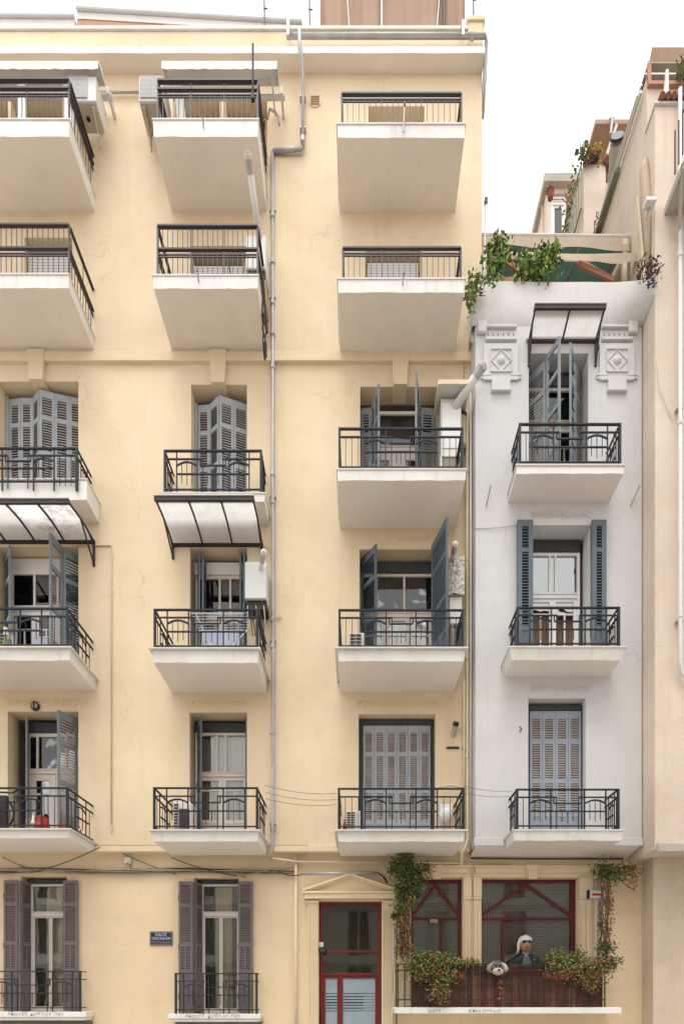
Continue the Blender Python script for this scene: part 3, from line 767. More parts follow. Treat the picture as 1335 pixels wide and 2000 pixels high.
# --- ground floor window ledges with railings
for x0, x1, zb, zt, ra, rb in ((-.3, 1.77, 1.22, 1.385, .05, 1.62), (3.335, 5.11, 1.19, 1.345, 3.47, 5.03)):
    mb = MB()
    mb.box(x0, x1, -.20, .149, zb + .06, zt); mb.box(x0 + .03, x1 - .03, -.17, .149, zb, zb + .059)
    lg = mb.build('window_ledge', M['fascia'], YB, bevel=.012)
    deco_rail(lg, ra - (.28 if ra < 1 else 0), rb, -.12, .15, zt + .0, .78, .15, M['iron_black'], rods=1, sides=(True, True))
for x0, x1 in ((-.2, 1.75), (3.4, 5.1)):
    MB().box(x0, x1, .06, .149, .0, 1.18).build('stone_base', M['stone_dark'], YB, bevel=.01)

# ------------------------------------------------------------------ entrance: pilasters, pediment, glazed door
YT = M['yellow_trim']
def pilaster(x0, x1, z0, z1, y=.149, d=.07, flutes=3):
    mb = MB(); W = x1 - x0; m = W * .16
    mb.box(x0, x1, y - d * .45, y, z0, z1)
    k = flutes; pw = (W - 2 * m) / (2 * k - 1)
    for i in range(k):
        a = x0 + m + pw * 2 * i; mb.box(a, a + pw, y - d * .8, y - d * .45 - .0005, z0 + .15, z1 - .12)
    mb.box(x0, x0 + m * .7, y - d * .8, y - d * .45 - .0005, z0 + .15, z1 - .12); mb.box(x1 - m * .7, x1, y - d * .8, y - d * .45 - .0005, z0 + .15, z1 - .12)
    mb.box(x0 - .015, x1 + .015, y - d, y, z1 + .001, z1 + .05); mb.box(x0 - .01, x1 + .01, y - d * .9, y, z0 - .001, z0 + .1)
    return mb.build('pilaster', YT, YB)
pilaster(5.99, 6.19, 0, 3.52); pilaster(7.475, 7.66, 0, 3.52)
mb = MB()
mb.box(5.93, 7.73, .02, .149, 3.60, 3.70); mb.box(5.90, 7.76, -.01, .149, 3.701, 3.745)
mb.build('door_entablature', YT, YB, bevel=.006)
xa, xb, xm, z0, z1 = 5.92, 7.74, 6.83, 3.747, 4.10
mb = MB()
mb.prism([(xa, z0), (xm, z1 - .08), (xb, z0)], .11, .149)
for s in (-1, 1):
    e = xa if s < 0 else xb
    for o_, t, y in ((0, .045, .0), (-.05, .035, .05)):
        p = Vector((e, 0, z0 + o_ + .03)); q = Vector((xm, 0, z1 + o_))
        pts = [(e + s * (-o_ * -2), z0 + max(0, o_ + .05) * 0 + .0), (xm, z1 + o_ - t), (xm, z1 + o_), (e + s * (-o_ * -2), z0 + t)]
        if s > 0: pts = pts[::-1]
        mb.prism(pts, y + (.001 if s > 0 else 0), .108)
mb.build('pediment', YT, YB)
# door
rd = M['red']; rb_ = M['redbright']
x0, x1, y = 6.225, 7.44, .30
mb = MB()
mb.box(x0, x0 + .05, y, y + .08, 0, 3.57); mb.box(x1 - .05, x1, y, y + .08, 0, 3.57)
mb.box(x0 + .05, x1 - .05, y + .002, y + .078, 3.52, 3.57)
for z, t in ((2.56, .045), (2.10, .05)): mb.box(x0 + .05, x1 - .05, y - .01, y + .07, z, z + t)
dr = mb.build('entrance_door', rb_, YB)
MB().box(x0 + .051, x1 - .051, y + .03, y + .036, 2.606, 3.519).build('pane', M['glass_dk'], dr)
MB().box(x0 + .051, x1 - .051, y + .03, y + .036, 2.151, 2.559).build('pane', M['glass_dk'], dr)
for a, b in ((x0 + .055, x0 + .40), (x0 + .405, x1 - .055)):
    mb = MB(); s = .055
    mb.box(a, a + s, y + .01, y + .06, .02, 2.095); mb.box(b - s, b, y + .01, y + .06, .02, 2.095)
    mb.box(a + s, b - s, y + .012, y + .058, 2.04, 2.095); mb.box(a + s, b - s, y + .012, y + .058, .02, .25)
    lf = mb.build('door_leaf', rb_, dr)
    MB().box(a + s, b - s, y + .03, y + .036, .25, 2.04).build('frosted_pane', M['frost'], dr)
    mb = MB(); zt = 1.745
    for i in range(7):
        t = (.012, .018, .018, .026, .018, .018, .012)[i]; z = zt - i * .058
        mb.box(a + s + .01, b - s - .005 if b - a < .5 else lerp(a + s, b - s, .64), y + .0265, y + .0295, z - t, z)
        if b - a > .5: mb.box(lerp(a + s, b - s, .64), b - s - .01, y + .0265, y + .0295, z - .009, z)
    mb.build('glass_stripes', M['jacket'], dr, kind='stuff')
MB().box(x0 - .02, x0 + .02, y - .06, y - .005, 1.05, 1.32).build('door_handle', M['black'], dr, bevel=.006)
lp = empty('wall_light', (6.25, .24, 2.5), 'small black and white spotlight bracket on the left door jamb', 'lamp')
MB().box(6.215, 6.30, .20, .26, 2.66, 2.76).build('junction_box', M['plastic_w'], lp, bevel=.006)
MB().tube([(6.26, .22, 2.66), (6.27, .18, 2.60)], .012).build('bracket', M['black'], lp)
MB().tube([(6.22, .16, 2.62), (6.34, .13, 2.55)], [.035, .055], 12).build('lamp_head', M['black'], lp)
MB().tube([(6.285, .125, 2.575), (6.29, .115, 2.573)], [.03, .03], 10).build('lamp_glass', M['plastic_w'], lp)

# ------------------------------------------------------------------ shop front windows with red frames and blinds
def shop_window(x0, x1, split, blind, label, wide):
    y = .27; mb = MB(); f = .05; z0, z1 = 1.50, 4.01; zt = 3.26 if wide else 3.27
    mb.box(x0, x0 + f * (.6 if wide else 1), y, y + .08, z0, z1); mb.box(x1 - (.09 if wide else .06), x1, y, y + .08, z0, z1)
    xl, xr = x0 + f, x1 - (.09 if wide else .06); xl = x0 + f * (.6 if wide else 1)
    mb.box(xl, xr, y + .002, y + .078, z1 - .055, z1); mb.box(xl, xr, y - .012, y + .078, zt - .045, zt)
    mb.box(xl, xr, y + .002, y + .078, z0, z0 + .06)
    xm = (xl + xr) / 2; top = z1 - .056
    for s in (-1, 1):
        e = xl if s < 0 else xr
        ln = Vector((e - xm, 0, zt + .04 - top)); nv = Vector((-ln.z, 0, ln.x)).normalized() * .03
        a = Vector((xm, 0, top - .03)); b = Vector((e, 0, zt + .05))
        P = [(a + nv).xz, (b + nv).xz, (b - nv).xz, (a - nv).xz] if False else [(a.x + nv.x, a.z + nv.z), (b.x + nv.x, b.z + nv.z), (b.x - nv.x, b.z - nv.z), (a.x - nv.x, a.z - nv.z)]
        area = sum(P[i][0] * P[(i + 1) % 4][1] - P[(i + 1) % 4][0] * P[i][1] for i in range(4))
        if area < 0: P = P[::-1]
        mb.prism(P, y + .005 + (.001 if s > 0 else 0), y + .06)
    xs_ = lerp(xl, xr, split); mb.box(xs_ - .025, xs_ + .025, y + .006, y + .07, z0 + .06, zt - .045)
    o = mb.build('shop_window', M['red'], YB, label=label)
    for a, b, c, d in ((xl, xr, zt, z1 - .056), (xl, xs_ - .025, z0 + .06, zt - .045), (xs_ + .025, xr, z0 + .06, zt - .045)):
        MB().box(a, b, y + .03, y + .035, c, d).build('pane', M['glass_dk'], o)
    mb = MB(); z = z0 + .08
    while z < z1 - .06:
        sg = random.uniform(-.002, .002)
        mb.hexa([(xl, .375, z - .004 + sg), (xr, .375, z - .004 - sg), (xr, .40, z + .016 - sg), (xl, .40, z + .016 + sg),
                 (xl, .375, z - .001 + sg), (xr, .375, z - .001 - sg), (xr, .40, z + .019 - sg), (xl, .40, z + .019 + sg)])
        z += .030
    mb.build('blind_slats', blind, o, kind='stuff')
    for t in (.15, .5, .85): MB().box(lerp(xl, xr, t) - .003, lerp(xl, xr, t) + .003, .3705, .3735, z0 + .06, z1 - .06).build('blind_cord', blind, o)
    # surround: lintel frame, keystone
    return o
w1 = shop_window(8.04, 9.05, .62, M['blind_green'], 'narrower red framed shop window with triangular top light', False)
w2 = shop_window(9.435, 11.325, .235, M['blind'], 'wide red framed shop window with triangular top light', True)
MB().box(8.42, 8.58, .262, .268, 3.155, 3.22).build('window_sticker', M['plush_l'], w1)
MB().box(8.43, 8.57, .2605, .2615, 3.175, 3.195).build('sticker_print', M['redpot'], w1)
for x0, x1, kx in ((7.86, 9.20, 8.53), (9.27, 11.60, 10.42)):
    mb = MB()
    mb.box(x0, x1, .11, .149, 4.03, 4.11); mb.box(x0 + .03, x1 - .03, .09, .149, 4.111, 4.22); mb.box(x0, x1, .07, .149, 4.221, 4.26)
    mb.build('window_lintel', YT, YB, bevel=.004)
    mb = MB(); mb.hexa([(kx - .08, .05, 3.99), (kx + .08, .05, 3.99), (kx + .08, .12, 3.99), (kx - .08, .12, 3.99), (kx - .14, .05, 4.27), (kx + .14, .05, 4.27), (kx + .14, .12, 4.27), (kx - .14, .12, 4.27)])
    mb.build('keystone', YT, YB, bevel=.005)
for a, b in ((7.86, 8.02), (9.06, 9.22), (9.255, 9.42), (11.345, 11.60)):
    pilaster(a + .015, b - .015, 1.49, 3.60, flutes=2)
    MB().box(a, b, .075, .149, 3.655, 4.025).build('pilaster_block', YT, YB, bevel=.004)

# shop ledge, railing, board screen
lg = MB().box(7.67, 11.91, -.50, .149, 1.36, 1.475).build('shop_ledge', M['fascia'], YB, bevel=.01)
ir = M['iron_black']
yR, zR = -.44, 1.48
cb('top_rail', lg, 9.68, yR, zR + .68, 3.88, .03, .025, ir); cb('bottom_rail', lg, 9.68, yR, zR + .13, 3.88, .022, .022, ir)
cb('hand_rail', lg, 9.68, yR, zR + .80, 3.88, .03, .016, ir)
for i in range(32):
    x = 7.74 + 3.88 * i / 31; big = i in (0, 1, 9, 10, 15, 20, 21, 26, 31)
    cb('baluster', lg, x, yR, zR + (0 if big or i % 3 else .1), .02 if big else .012, .02 if big else .012, .8 if big else .68, ir)
for a, b in ((8.0, 8.55), (8.65, 9.05), (9.2, 9.95), (10.25, 10.7), (10.9, 11.4)):
    cb('middle_rail', lg, (a + b) / 2, yR - .002, zR + .40, b - a, .02, .02, ir)
    pts = [(lerp(a, b, i / 10), yR - .003, zR + .46 + .09 * math.sin(PI * i / 10)) for i in range(11)]; mb = MB()
    for p, q in zip(pts[:-1], pts[1:]): mb.bar(p, q, .018, .02)
    mb.build('arch', ir, lg)
for sx in (7.74, 11.62):
    for z in (.13, .68, .80): cb('side_rail', lg, sx, -.14, zR + z, .022, .56, .02, ir)
sc_ = empty('board_screen', (9.7, -.38, 1.48), 'row of dark brown wooden boards lining the shop railing', 'screen')
x = 7.99
while x < 11.58:
    wd = random.uniform(.09, .15); h = .80 + random.uniform(-.03, .02)
    b = MB().box(x, min(x + wd - .006, 11.6), -.395 + random.uniform(0, .01), -.375, 1.482, 1.482 + h)
    b.build('board', random.choice([M['reed'], M['reed'], M['reed2'], M['reed3']]), sc_); x += wd

# ------------------------------------------------------------------ white townhouse
WH = empty('townhouse', (10.8, -.45, 4.4), 'narrow white plaster house with ornamental reliefs squeezed between two taller buildings', 'house')
XL, XRW = 9.19, 12.31
f = .009609
WX = lambda px: 7 + (px - 700) * f
WZ = lambda py: 1.7 + (1945 - py) * f
mb = MB()
opsW = [(WX(1032), WX(1148), 11.13, 13.76), (WX(1032), WX(1151), 7.92, 10.50), (WX(1031), WX(1143), 4.66, 7.28)]
wall_mesh(mb, XL, XRW, 4.52, 14.4, -.45, opsW, .34)
mb.quad((XL, -.45, 4.52), (XL, -.45, 14.3), (XL, 8, 14.3), (XL, 8, 4.52)); mb.quad((XRW, -.45, 14.3), (XRW, -.45, 4.52), (XRW, 8, 4.52), (XRW, 8, 14.3))
mb.build('front_wall', [M['white'], M['inside']], WH)
MB().quad((XL, -.45, 4.52), (XL, .149, 4.42), (XRW, .149, 4.42), (XRW, -.45, 4.52)).build('overhang_soffit', M['soffit_grey'], WH)
for a, b in ((XL - .03, 9.72), (11.78, XRW + .01)):
    MB().box(a, b, -.49, -.451, 4.50, 4.66).build('base_moulding', M['white'], WH, bevel=.015)
MB().box(XL, XRW, 7.9, 8.0, 0, 14.3).build('rear_wall', M['white'], WH)
MB().box(XL + .02, XRW - .02, -.3, 7.9, 14.0, 14.1).build('terrace_floor', M['conc'], WH)
# crown parapet with a soft wavy bottom, flared to the right
mb = MB(); n = 24
yc = -.53
for i in range(n):
    a, b = i / n, (i + 1) / n
    zb = lambda t: 13.72 - .20 * max(0, (t - .9) / .1) if False else 13.78 - .03 * math.sin(t * 6)
    xx = lambda t: lerp(9.13, 12.326, t)
    zt_ = lambda t: 15.02 - .03 * t + .005 * math.sin(t * 11)
    cove = [(-.452, 14.27), (-.475, 14.32), (-.50, 14.42), (-.52, 14.55), (yc, 14.70)]
    fl = lambda t: max(0, (t - .80) / .20) ** 1.6
    kz = lambda z_: min(1, max(0, (z_ - 14.27) / .43))
    prof = lambda t: [(y_ - .40 * fl(t) * kz(z_), z_ - .40 * fl(t) * kz(z_)) for y_, z_ in prof0(t)]
    prof0 = lambda t: [(y_, z_ + (.008 * math.sin(t * 9))) for y_, z_ in cove] + [(yc, zt_(t)), (yc + .2, zt_(t) + .005)]
    pa, pb = prof(a), prof(b)
    for (p, q, r, s) in zip(pa[:-1], pb[:-1], pb[1:], pa[1:]):
        mb.quad((xx(a), p[0], p[1]), (xx(b), q[0], q[1]), (xx(b), r[0], r[1]), (xx(a), s[0], s[1]))
for xe, t in ((9.13, 0), (12.326, 1)):
    P = prof(t); P = [(xe, y_, z_) for y_, z_ in P] + [(xe, 3, 14.5 if t else 14.9), (xe, 3, 14.25)]
    mb.add(P if t else P[::-1], [tuple(range(len(P)))])
cr = mb.build('crown', M['crown'], WH)
import bmesh
bm_ = bmesh.new(); bm_.from_mesh(cr.data); bmesh.ops.remove_doubles(bm_, verts=bm_.verts, dist=.0005)
for f_ in bm_.faces: f_.smooth = True
for e_ in bm_.edges:
    if len(e_.link_faces) == 2 and e_.calc_face_angle(0) > R(42): e_.smooth = False
bm_.to_mesh(cr.data); bm_.free()
mb = MB().box(9.13, 12.32, yc + .2, yc + .21, 14.1, 15.02); mb.build('parapet_back', M['crown'], WH)
# relief pilaster ornaments
def ornament(xc, s):
    y = -.451; k = lambda px: px * f
    mb = MB()
    mb.box(xc - k(34), xc + k(34), y - .035, y, WZ(745), WZ(674))          # pad
    mb.box(xc - k(18), xc + k(18), y - .05, y, WZ(765), WZ(745.5))
    mb.build('relief_pad', M['white'], WH, bevel=.008)
    mb = MB(); q = k(20); zc = WZ(708); yy = y - .0355
    for a in ((-1, 1), (1, 1)):
        pass
    t = .012
    mb.box(xc - q, xc + q, yy - .022, yy, zc + q * 1.1 - t, zc + q * 1.1 + t); mb.box(xc - q, xc + q, yy - .022, yy, zc - q * 1.1 - t, zc - q * 1.1 + t)
    mb.box(xc - q - t, xc - q, yy - .021, yy, zc - q * 1.1, zc + q * 1.1); mb.box(xc + q, xc + q + t, yy - .021, yy, zc - q * 1.1, zc + q * 1.1)
    for a in range(4):
        a0, a1 = a * PI / 2, (a + 1) * PI / 2
        mb.bar((xc + q * .95 * math.cos(a0), yy - .008, zc + q * 1.05 * math.sin(a0)), (xc + q * .95 * math.cos(a1), yy - .008, zc + q * 1.05 * math.sin(a1)), .016, .016)
    mb.build('relief_frame', M['white'], WH)
    MB().sphere((xc, yy, zc), (.075, .05, .075), 20, 12).build('relief_boss', M['white'], WH, smooth=True)
    mb = MB()
    for i, (dz, e) in enumerate(((742, .05), (737, .04))): mb.box(xc - k(40) , xc - k(18) - .005, y - .03 - .012 * i, y, WZ(dz), WZ(dz - 4)); mb.box(xc + k(18) + .005, xc + k(40), y - .03 - .012 * i, y, WZ(dz), WZ(dz - 4))
    mb.build('relief_steps', M['white'], WH, bevel=.004, kind='stuff'); MB().box(xc - k(19), xc + k(19), y - .065, y, WZ(768), WZ(764)).build('relief_foot', M['white'], WH, bevel=.004)
    mb = MB(); mb.box(xc - k(30), xc + k(30), y - .055, y, WZ(668), WZ(663)); mb.box(xc - k(30), xc + k(30), y - .05, y, WZ(643), WZ(639))
    for i in range(6):
        cx_ = xc - k(25) + k(10) * i
        mb.bar((cx_ - k(5), y - .01, WZ(660)), (cx_, y - .01, WZ(647)), .015, .02); mb.bar((cx_, y - .01, WZ(647)), (cx_ + k(5), y - .01, WZ(660)), .015, .02)
    mb.build('relief_band', M['white'], WH)
    MB().box(xc - s * k(34) - k(12), xc - s * k(34) + k(6), y - .07, y, WZ(655), WZ(632)).build('relief_scroll', M['crown'], WH, bevel=.02)
ornament(WX(977), 1); ornament(WX(1203), -1)
def frieze(par, xa, xb, z0, z1, y, mat, n):
    """Shallow band of running scrolls in relief above a window."""
    mb = MB(); H = z1 - z0
    mb.box(xa, xb, y - .006, y, z1 + .0, z1 + .012); mb.box(xa, xb, y - .006, y, z0 - .012, z0)
    w_ = (xb - xa) / n
    for i in range(n):
        c = xa + w_ * (i + .5); up = 1 if i % 2 else -1; zc = (z0 + z1) / 2; pts = []
        for k in range(9):
            t = k / 8; a = t * PI * 1.5; r = H * .42 * (1 - .65 * t)
            pts.append((c + r * math.cos(a) * 1.1, y - .002, zc + up * r * math.sin(a)))
        mb.tube(pts, .017, 5)
        mb.tube([(c - w_ * .5, y - .002, zc - up * H * .3), (c - w_ * .2, y - .002, zc + up * H * .12), (c + w_ * .3, y - .002, zc - up * H * .25)], .014, 5)
    mb.build('scroll_frieze', mat, par)
for (x0, x1, za, zb, n) in ((.15, 1.55, 7.37, 7.50, 11), (3.70, 4.82, 7.36, 7.48, 9), (6.96, 8.57, 7.35, 7.46, 13), (7.72, 8.50, 10.58, 10.68, 7)):
    frieze(YB, x0, x1, za, zb, -.0, YT, n)
frieze(WH, WX(1035), WX(1150), WZ(1009), WZ(999), -.451, M['crown'], 11); frieze(WH, WX(1035), WX(1150), WZ(1349), WZ(1338), -.451, M['crown'], 11)
# balconies of the white house
ir = M['iron']
b = slab(WH, 9.80, 11.70, -1.05, -.45, 10.97, 11.10, lip=.02, under=M['soffit_grey']); deco_rail(b, 9.87, 11.65, -1.01, -.45, 11.13, .75, .22, ir, rods=1)
b = slab(WH, 9.68, 11.73, -1.05, -.45, 7.69, 7.87, lip=.02, under=M['soffit_grey'], splay=.06); deco_rail(b, 9.83, 11.63, -1.01, -.45, 7.90, .71, .22, ir, rods=0)
b = slab(WH, 9.74, 11.70, -1.05, -.45, 4.46, 4.62, lip=.02, under=M['soffit_grey'], splay=.03); deco_rail(b, 9.82, 11.62, -1.01, -.45, 4.65, .72, .22, ir, rods=1)
# closed shutters of the lowest floor, folded leaves of the middle one, open ones above
xs = [10.26 + i * (11.24 - 10.26) / 4 for i in range(5)]
shutters(WH, [(x, -.27) for x in xs], 4.66, 7.12, M['sh_bluel'], M['slat_warm'])
mb = MB().box(10.19, 10.25, -.30, -.2, 4.65, 7.22); mb.box(11.25, 11.30, -.30, -.2, 4.65, 7.22); mb.box(10.251, 11.249, -.298, -.202, 7.13, 7.22); mb.build('shutter_frame', M['darkhead'], WH)
K = dict(st=.085, pitch=.055, fields=((.045, .20), (.225, .75)), panel=(.78, .97))
shutter_leaf(WH, (9.955, -.53), (10.25, -.53), 7.92, 10.56, M['sh_blue'], M['slat_blue'], **K)
shutter_leaf(WH, (9.955, -.49), (10.24, -.49), 7.92, 10.55, M['sh_blue'], M['slat_blue'], **K)
shutter_leaf(WH, (11.34, -.53), (11.615, -.53), 7.92, 10.56, M['sh_blue'], M['slat_blue'], **K)
shutter_leaf(WH, (11.34, -.49), (11.60, -.49), 7.92, 10.55, M['sh_blue'], M['slat_blue'], **K)
shutters(WH, [(10.22, -.18), (10.49, -.53)], 11.14, 13.55, GR, M['slat_warm'], **kw)
shutters(WH, [(10.50, -.54), (10.63, -.89)], 11.14, 13.60, GR, M['slat_blue'], fields=((.04, .22), (.25, .47), (.50, .76)), panel=(.79, .97), pitch=.3)
shutters(WH, [(10.85, -.78), (11.03, -.50)], 11.14, 13.60, GR, M['slat_blue'], fields=((.04, .22), (.25, .47), (.50, .76)), panel=(.79, .97), pitch=.3)
shutters(WH, [(11.04, -.49), (11.25, -.18)], 11.14, 13.58, GR, M['slat_warm'], **kw)
o = window(WH, 'balcony_door', 10.22, 11.27, 11.14, 13.45, -.13, wf, 12.75, (1,), 2, .06, .1, .4, .3, head=.2)
curtain(o, 10.3, 11.2, 11.2, 12.0, .15, M['curtain_grey'])
o = window(WH, 'balcony_door', 10.23, 11.27, 7.92, 10.26, -.13, M['wwhite'], 9.42, (2, .55, 2), 2, .055, .06, .42, .26, gm=M['glass_hi'], head=.22)
MB().box(WX(1032) - .06, WX(1151) + .06, -.49, -.451, 10.503, 10.62).build('window_hood', M['white'], WH, bevel=.01)
# little plaster hood over the top door
MB().box(WX(1026), WX(1160), -.50, -.451, 13.98, 14.03).build('door_hood', M['crown'], WH)

# ------------------------------------------------------------------ terrace on the white house
aw = empty('terrace_awning', (10.7, 0, 15.5), 'long tan and green awning hanging over the roof terrace of the white house', 'awning')
mb = MB(); n = 12
for i in range(n):
    a, b = i / n, (i + 1) / n; s = lambda t: .03 * math.sin(t * 12) - .10 * t
    xa, xb = lerp(9.42, 12.28, a), lerp(9.42, 12.28, b)
    mb.quad((xa, -.01, 16.36 + s(a)), (xb, -.01, 16.36 + s(b)), (xb, .01, 16.58 + s(b) * .3), (xa, .01, 16.58 + s(a) * .3))
mb.build('valance', M['tan_cloth'], aw)
MB().tube([(9.40, .03, 16.60), (12.30, .03, 16.56)], .035, 8).build('awning_tube', M['marble'], aw)
mb = MB()
for i in range(n):
    a, b = i / n, (i + 1) / n; xa, xb = lerp(9.42, 12.28, a), lerp(9.42, 12.28, b)
    mb.quad((xa, .02, 16.55), (xb, .02, 16.53), (xb, 2.3, 17.4), (xa, 2.3, 17.4))
mb.build('canopy_cloth', M['green_cloth'], aw)
for xx_ in (9.43, 10.45, 11.4, 12.25): MB().bar((xx_, .06, 16.50), (xx_ + .02, 2.2, 17.33), .04, .05).build('rafter', M['pipe_cream'], aw)
for xx_ in (9.46, 12.20): MB().box(xx_ - .04, xx_ + .04, .0, .08, 14.1, 16.5).build('post', M['pipe_cream'], aw)
aw2 = empty('terrace_awning', (10.9, -.2, 15.2), 'cream drop awning sagging below the green one on the roof terrace', 'awning')
mb = MB(); n = 16
for i in range(n):
    a, b = i / n, (i + 1) / n
    T = lambda t: Vector((lerp(9.55, 12.36, t), -.22, 15.95 - .03 * t + .015 * math.sin(t * 8)))
    D = lambda t: T(t) + Vector((0, -.03 - .02 * math.sin(t * 14), -(.06 + .17 * t ** .8) + .02 * math.sin(t * 20)))
    mb.quad(D(a), D(b), T(b), T(a)); U = lambda t: T(t) + Vector((0, .12, .0)); mb.quad(T(a), T(b), U(b), U(a))
mb.build('awning_cloth', M['fabric'] if False else M['tan_cloth'], aw2)
for a, b in (((9.62, .1, 15.80), (10.4, .15, 15.84)), ((9.8, .0, 16.1), (10.4, .3, 16.1)), ((11.25, -.1, 15.92), (12.0, .3, 16.1)), ((11.25, -.15, 15.80), (11.95, -.05, 15.62))):
    MB().bar(a, b, .05, .10).build('folding_arm', M['salmon'], aw2)
gs = empty('terrace_screen', (10.8, 1.0, 14.1), 'dark green cloth screen at the back of the roof terrace', 'screen')
MB().box(9.42, 12.28, 1.6, 1.62, 14.1, 17.3).build('screen_cloth', M['green_cloth'], gs)
for xx_ in (9.5, 10.4, 11.3, 12.2): MB().box(xx_ - .03, xx_ + .03, 1.54, 1.598, 14.1, 17.2).build('screen_post', M['salmon'], gs)
pl = empty('terrace_pole', (9.42, -.1, 14.5), 'thin grey pole standing at the left end of the roof terrace', 'pole')
MB().tube([(9.36, -.3, 14.7), (9.44, -.2, 16.9)], .02).build('pole_shaft', M['pipe'], pl)
MB().box(9.41, 9.47, -.23, -.17, 16.9, 17.0).build('pole_tip', M['black'], pl)

# ------------------------------------------------------------------ beige building on the right
BB = empty('apartment_building', (14.5, -.9, 0), 'beige rendered building at the right edge of the photo with a long receding side wall', 'apartment building')
mb = MB()
z0 = 4.33
mb.quad((12.33, -.9, z0), (20, -.9, z0), (20, -.9, 17.72), (12.33, -.9, 17.72))
mb.quad((12.33, -.9, z0), (12.33, -.9, 17.72), (12.33, -.60, 17.72), (12.33, -.60, z0))
mb.quad((12.33, -.60, z0), (12.33, -.60, 18.72), (12.33, 3.5, 18.72), (12.33, 3.5, z0))
mb.quad((12.33, -.9, z0), (12.33, .3, z0), (20, .3, z0), (20, -.9, z0))
mb.quad((12.33, -.9, 17.72), (20, -.9, 17.72), (20, -.6, 17.72), (12.33, -.6, 17.72))
mb.quad((12.33, -.60, 17.72), (20, -.60, 17.72), (20, -.60, 18.5), (12.33, -.60, 18.5))
mb.quad((12.33, 3.5, z0), (12.33, 3.5, 18.72), (20, 3.5, 18.72), (20, 3.5, z0))
mb.build('upper_wall', M['beige'], BB)
MB().box(12.60, 20, -.30, 3.4, -.1, 4.328).build('ground_floor_wall', M['beige_low'], BB)
MB().box(12.61, 20, -.306, -.3005, 3.16, 3.175).build('render_joint', M['beige_low'], BB)
MB().box(12.35, 20, -.96, -.901, 4.27, 4.44).build('ledge', M['conc'], BB, bevel=.02)
MB().box(12.31, 20, -.94, -.56, 17.722, 17.76).build('coping', M['marble'], BB)
x = 12.36
tl = MB()
for i in range(24):
    a = PI / 2
    pts = [(x + .07, -.98, 17.80), (x + .07, -.70, 17.90)]
    MB().tube(pts, [.055, .05], 8).build('roof_tile', M['tile'], BB); x += .105
MB().box(12.31, 12.36, -.58, 3.5, 18.722, 18.76).build('side_coping', M['tile'], BB)
MB().box(12.34, 20, -.66, -.60, 18.50, 18.56).build('coping', M['salmon'], BB)
for yy_, r, dx in ((-.5, .035, -.06), (-.5, .02, -.12)):
    MB().tube([(12.33 + dx, yy_, 18.66 + dx), (12.33 + dx, 3.4, 18.66 + dx)], r, 6).build('gutter_pipe', M['pipe_white'], BB)
MB().box(12.22, 12.33, .5, 3.4, 18.50, 18.60).build('gutter', M['green_box'], BB)
pg = empty('roof_pergola', (14, -.5, 18.5), 'brown cloth pergola with grey slats on the roof of the right-hand building', 'pergola')
MB().quad((12.45, -.55, 19.35), (20, -.55, 19.35), (20, -.50, 19.15), (12.42, -.50, 19.15)).build('cloth_edge', M['brown_cloth'], pg)
mb = MB()
for i in range(16): mb.box(12.40, 20, -.5 + i * .14, -.5 + i * .14 + .115, 19.13, 19.15)
mb.build('slat_roof', M['conc'], pg, kind='stuff')
for xx_ in (12.42, 14.2, 16): MB().box(xx_ - .03, xx_ + .03, -.53, -.47, 18.5, 19.13).build('post', M['salmon'], pg)
MB().box(12.45, 20, 1.9, 1.95, 18.5, 19.1).build('back_screen', M['conc'], pg)
# the boxed recess and stained rib on the side wall
MB().box(12.29, 12.329, 1.05, 1.2, 15.9, 17.4).build('wall_rib', M['beige'], BB)

def pot(name, c, r, h, mat, label, plant=None, cat='flower pot', group=None):
    o = empty(name, c, label, cat, group)
    MB().tube([(c[0], c[1], c[2]), (c[0], c[1], c[2] + h * .85), (c[0], c[1], c[2] + h * .86), (c[0], c[1], c[2] + h)], [r * .72, r, r * 1.1, r * 1.1], 14).build('pot_body', mat, o)
    return o

# rear volume of the beige side, with its small balcony box, roof soffit and bay window
RB = empty('rear_building', (12.6, 2, 0), 'beige stepped rear building seen beyond the white house terrace', 'apartment building')
def dX(px, d): return 7 + (px - 700) * d / FX
d = 13.4; yb = d - 11.5
mb = MB()
mb.box(12.12, 12.62, yb, yb + 6, 0, 20.62)
mb.build('stair_wall', M['beige'], RB)
MB().box(12.63, 16, yb - .0, yb + 6, 0, 20.2).build('wall', M['beige'], RB)
MB().box(12.32, 13.3, yb - .16, yb + 2.2, 21.32, 21.42).build('roof_overhang', M['brown_cloth'], RB)
MB().box(12.5, 14, yb + .8, yb + 4, 20.2, 21.319).build('roof_room', M['yellow_side'], RB)
x = 12.62
for i in range(5):
    MB().tube([(x, yb - .08, 20.62), (x, yb + .2, 20.78)], [.06, .05], 8).build('roof_tile', M['tile'], RB); x += .125
MB().tube([(12.75, yb - .12, 19.9), (12.55, yb - .75, 20.05)], .14, 14).build('vent_pipe', M['conc'], RB)
MB().tube([(12.53, yb - .8, 20.06), (12.52, yb - .84, 20.07)], [.15, .13], 14).build('vent_mouth', M['black'], RB)
MB().tube([(12.60, yb - .1, 20.7), (12.80, yb - .15, 21.3)], .03).build('white_pipe', M['pipe_white'], RB)
MB().box(12.04, 12.115, yb - .03, yb + .0, 20.55, 20.72).build('planter_rail', M['marble'], RB) if False else None
bay = empty('bay_building', (12.1, 4.2, 0), 'distant pale building with a white framed window under a flat roof edge', 'building')
d = 15.8; yb2 = d - 11.5
mb = MB()
bx0, bx1 = dX(1068, d), dX(1118, d)
z1 = Z(368, d)
wall_mesh(mb, bx0, bx1 + .6, 0, z1, yb2, [(dX(1074, d), dX(1108, d), Z(470, d), Z(377, d))], .12)
